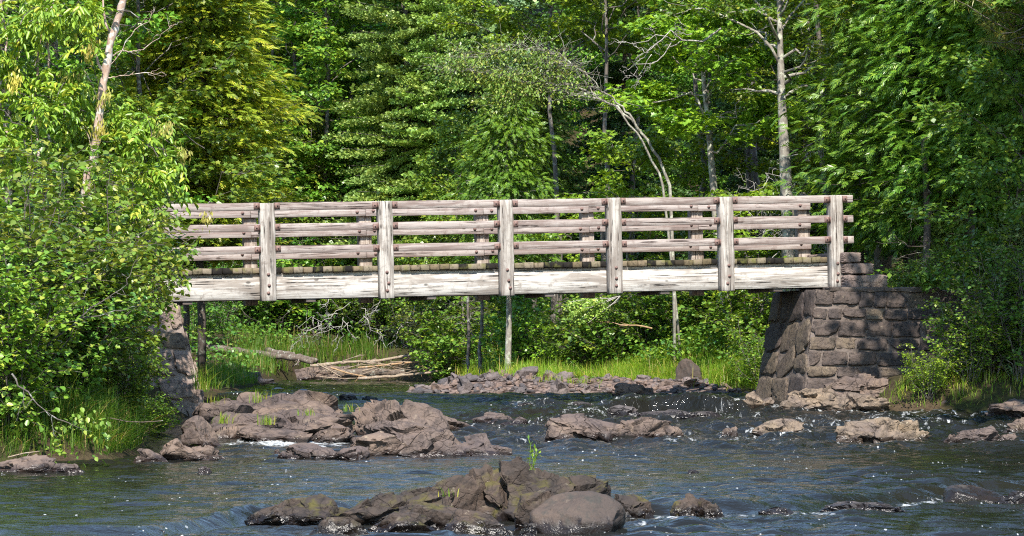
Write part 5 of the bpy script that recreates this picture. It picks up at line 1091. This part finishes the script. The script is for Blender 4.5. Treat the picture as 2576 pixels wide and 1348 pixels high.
# separate tufts one can point at
def tuft(label, u, v, y=None, n=46, L=.32, mat='grass', name='grass_tuft', z=None, w=.009, sp=.07):
    y = y_at(v) if y is None else y; c = P(u, v, y); rg = np.random.default_rng(int(u*7+v)); G = Geo(); b = rg.normal(0, 1, (n, 3))*np.array((sp, sp, 0)); b[:, 2] = -.03; blades(G, b, rg, np.full(n, L), w, .55); tag(G.build(name, M[mat], None, loc=c), label, 'grass tuft')
tuft('bright tuft of grass on the gravel bar before the large dark stones', 1185, 950, 60, 120, .3, w=.013, sp=.14)
tuft('broad tuft of grass at the back of the gravel bar', 1335, 940, 61.5, 150, .33, w=.013, sp=.2)
tuft('tuft of grass in the gravel left of the bright bank', 1390, 972, 57.5, 120, .3, w=.012, sp=.16)
tuft('wide low tuft of grass at the gravel edge below the bank grass', 1480, 975, 57.0, 170, .26, w=.012, sp=.25)
for u, v, y, n, L, l in ((655, 1008, 45.8, 40, .24, 'yellowish grass tuft on top of the bedrock ledge'), (545, 1020, 44.5, 36, .2, 'grass tuft in the crack near the left abutment foot'), (672, 1063, 42.0, 60, .16, 'spreading grass tuft behind the reddish stick'), (565, 1060, 42.2, 34, .18, 'grass tuft left of the reddish stick'), (770, 1040, 43, 18, .14, 'tiny grass tuft in a crack of the ledge'), (880, 1030, 43, 16, .16, 'tiny green tuft between ledge and hump'), (505, 975, 47.5, 60, .45, 'tall grass blades beside the foot of the left abutment'), (1128, 1240, 24.6, 10, .1, 'few grass blades on the mossy slope of the dark outcrop')):
    tuft(l, u, v, y, n, L)
c = P(1340, 1170, 24.6); G = Geo(); rg = np.random.default_rng(4)
for u, v in ((1330, 1105), (1345, 1128), (1355, 1138), (1336, 1140)):
    e = P(u, v, 24.6)-c; q = wob((rg.normal(0, .015), 0, -.04), e, 6, .02, rg); G.add(*tube(q, (.003,)*6, 4, False)); m = rg.integers(1, 6, 9); leaves(G, q[m], nrm(rg.normal(0, .6, (9, 3))+np.array((0, 0, .7))), np.full(9, .045), rg, NARROW*np.array((1, 1.3, 1)), LF4)
tag(G.build('sapling_sprout', M['leaf_maple'], None, loc=c), 'single thin green sprout on the crest of the dark outcrop', 'sprout')

# ------------------------------------------------------------------ trees round about that shade the scene from outside the picture
lib('shade_tree', lambda: broad_tree(61, 18, .38, 4.6, 40, 9, 4, 11, .26, .22, mats=('leaf_green', 'bark'), rad=.5))
for k, (x, y, s) in enumerate(((10.9, 42.5, .92), (13.5, 46, 1.0), (13.0, 38, 1.0))):
    plant('broadleaf_tree', 'tall leafy tree on the near bank shading the river', T_, 'shade_tree', x=x, y=y, rz=k*1.1, sc=s, z=0.6, group='tall leafy trees of the near bank')
EXPO = 0.95
# ------------------------------------------------------------------ light, sky, camera
def make_light():
    az, el = np.array((.05, -1.0)), R(46)
    az = az/np.linalg.norm(az); d = Vector((az[0]*math.cos(el), az[1]*math.cos(el), math.sin(el)))
    L = bpy.data.lights.new('sun', 'SUN'); L.energy = 5.0; L.angle = R(.5); L.color = (1, .935, .84)
    o = bpy.data.objects.new('sun', L); COL.objects.link(o); o.rotation_euler = d.to_track_quat('Z', 'Y').to_euler(); o.location = (0, -30, 40)
    w = bpy.data.worlds.new('World'); SC.world = w; w.use_nodes = True; nt = w.node_tree
    s = nt.nodes.new('ShaderNodeTexSky'); s.sky_type = 'NISHITA'; s.sun_disc = False; s.sun_elevation = el; s.sun_rotation = math.atan2(az[0], az[1])
    s.air_density = 1.4; s.dust_density = .05; s.ozone_density = 4.0
    b = nt.nodes['Background']; nt.links.new(s.outputs[0], b.inputs[0]); b.inputs[1].default_value = .15
make_light()
cam = bpy.data.cameras.new('camera'); co = bpy.data.objects.new('camera', cam); COL.objects.link(co)
co.location = (0, 0, CZ); co.rotation_euler = (R(90), 0, 0); cam.sensor_width = 36; cam.lens = 36*F/2576; cam.shift_y = (CV-674)/2576
cam.clip_start = .5; cam.clip_end = 2000
cam.dof.use_dof = True; cam.dof.focus_distance = 51; cam.dof.aperture_fstop = 13
SC.camera = co
SC.view_settings.view_transform = 'Standard'; SC.view_settings.look = 'None'; SC.view_settings.gamma = 1; SC.view_settings.exposure = EXPO
SC.view_settings.use_curve_mapping = False
SC.cycles.max_bounces = 6; SC.cycles.diffuse_bounces = 3; SC.cycles.glossy_bounces = 3; SC.cycles.transmission_bounces = 3; SC.cycles.sample_clamp_indirect = 6
SC.cycles.use_denoising = False
SC.cycles.filter_width = 1.1
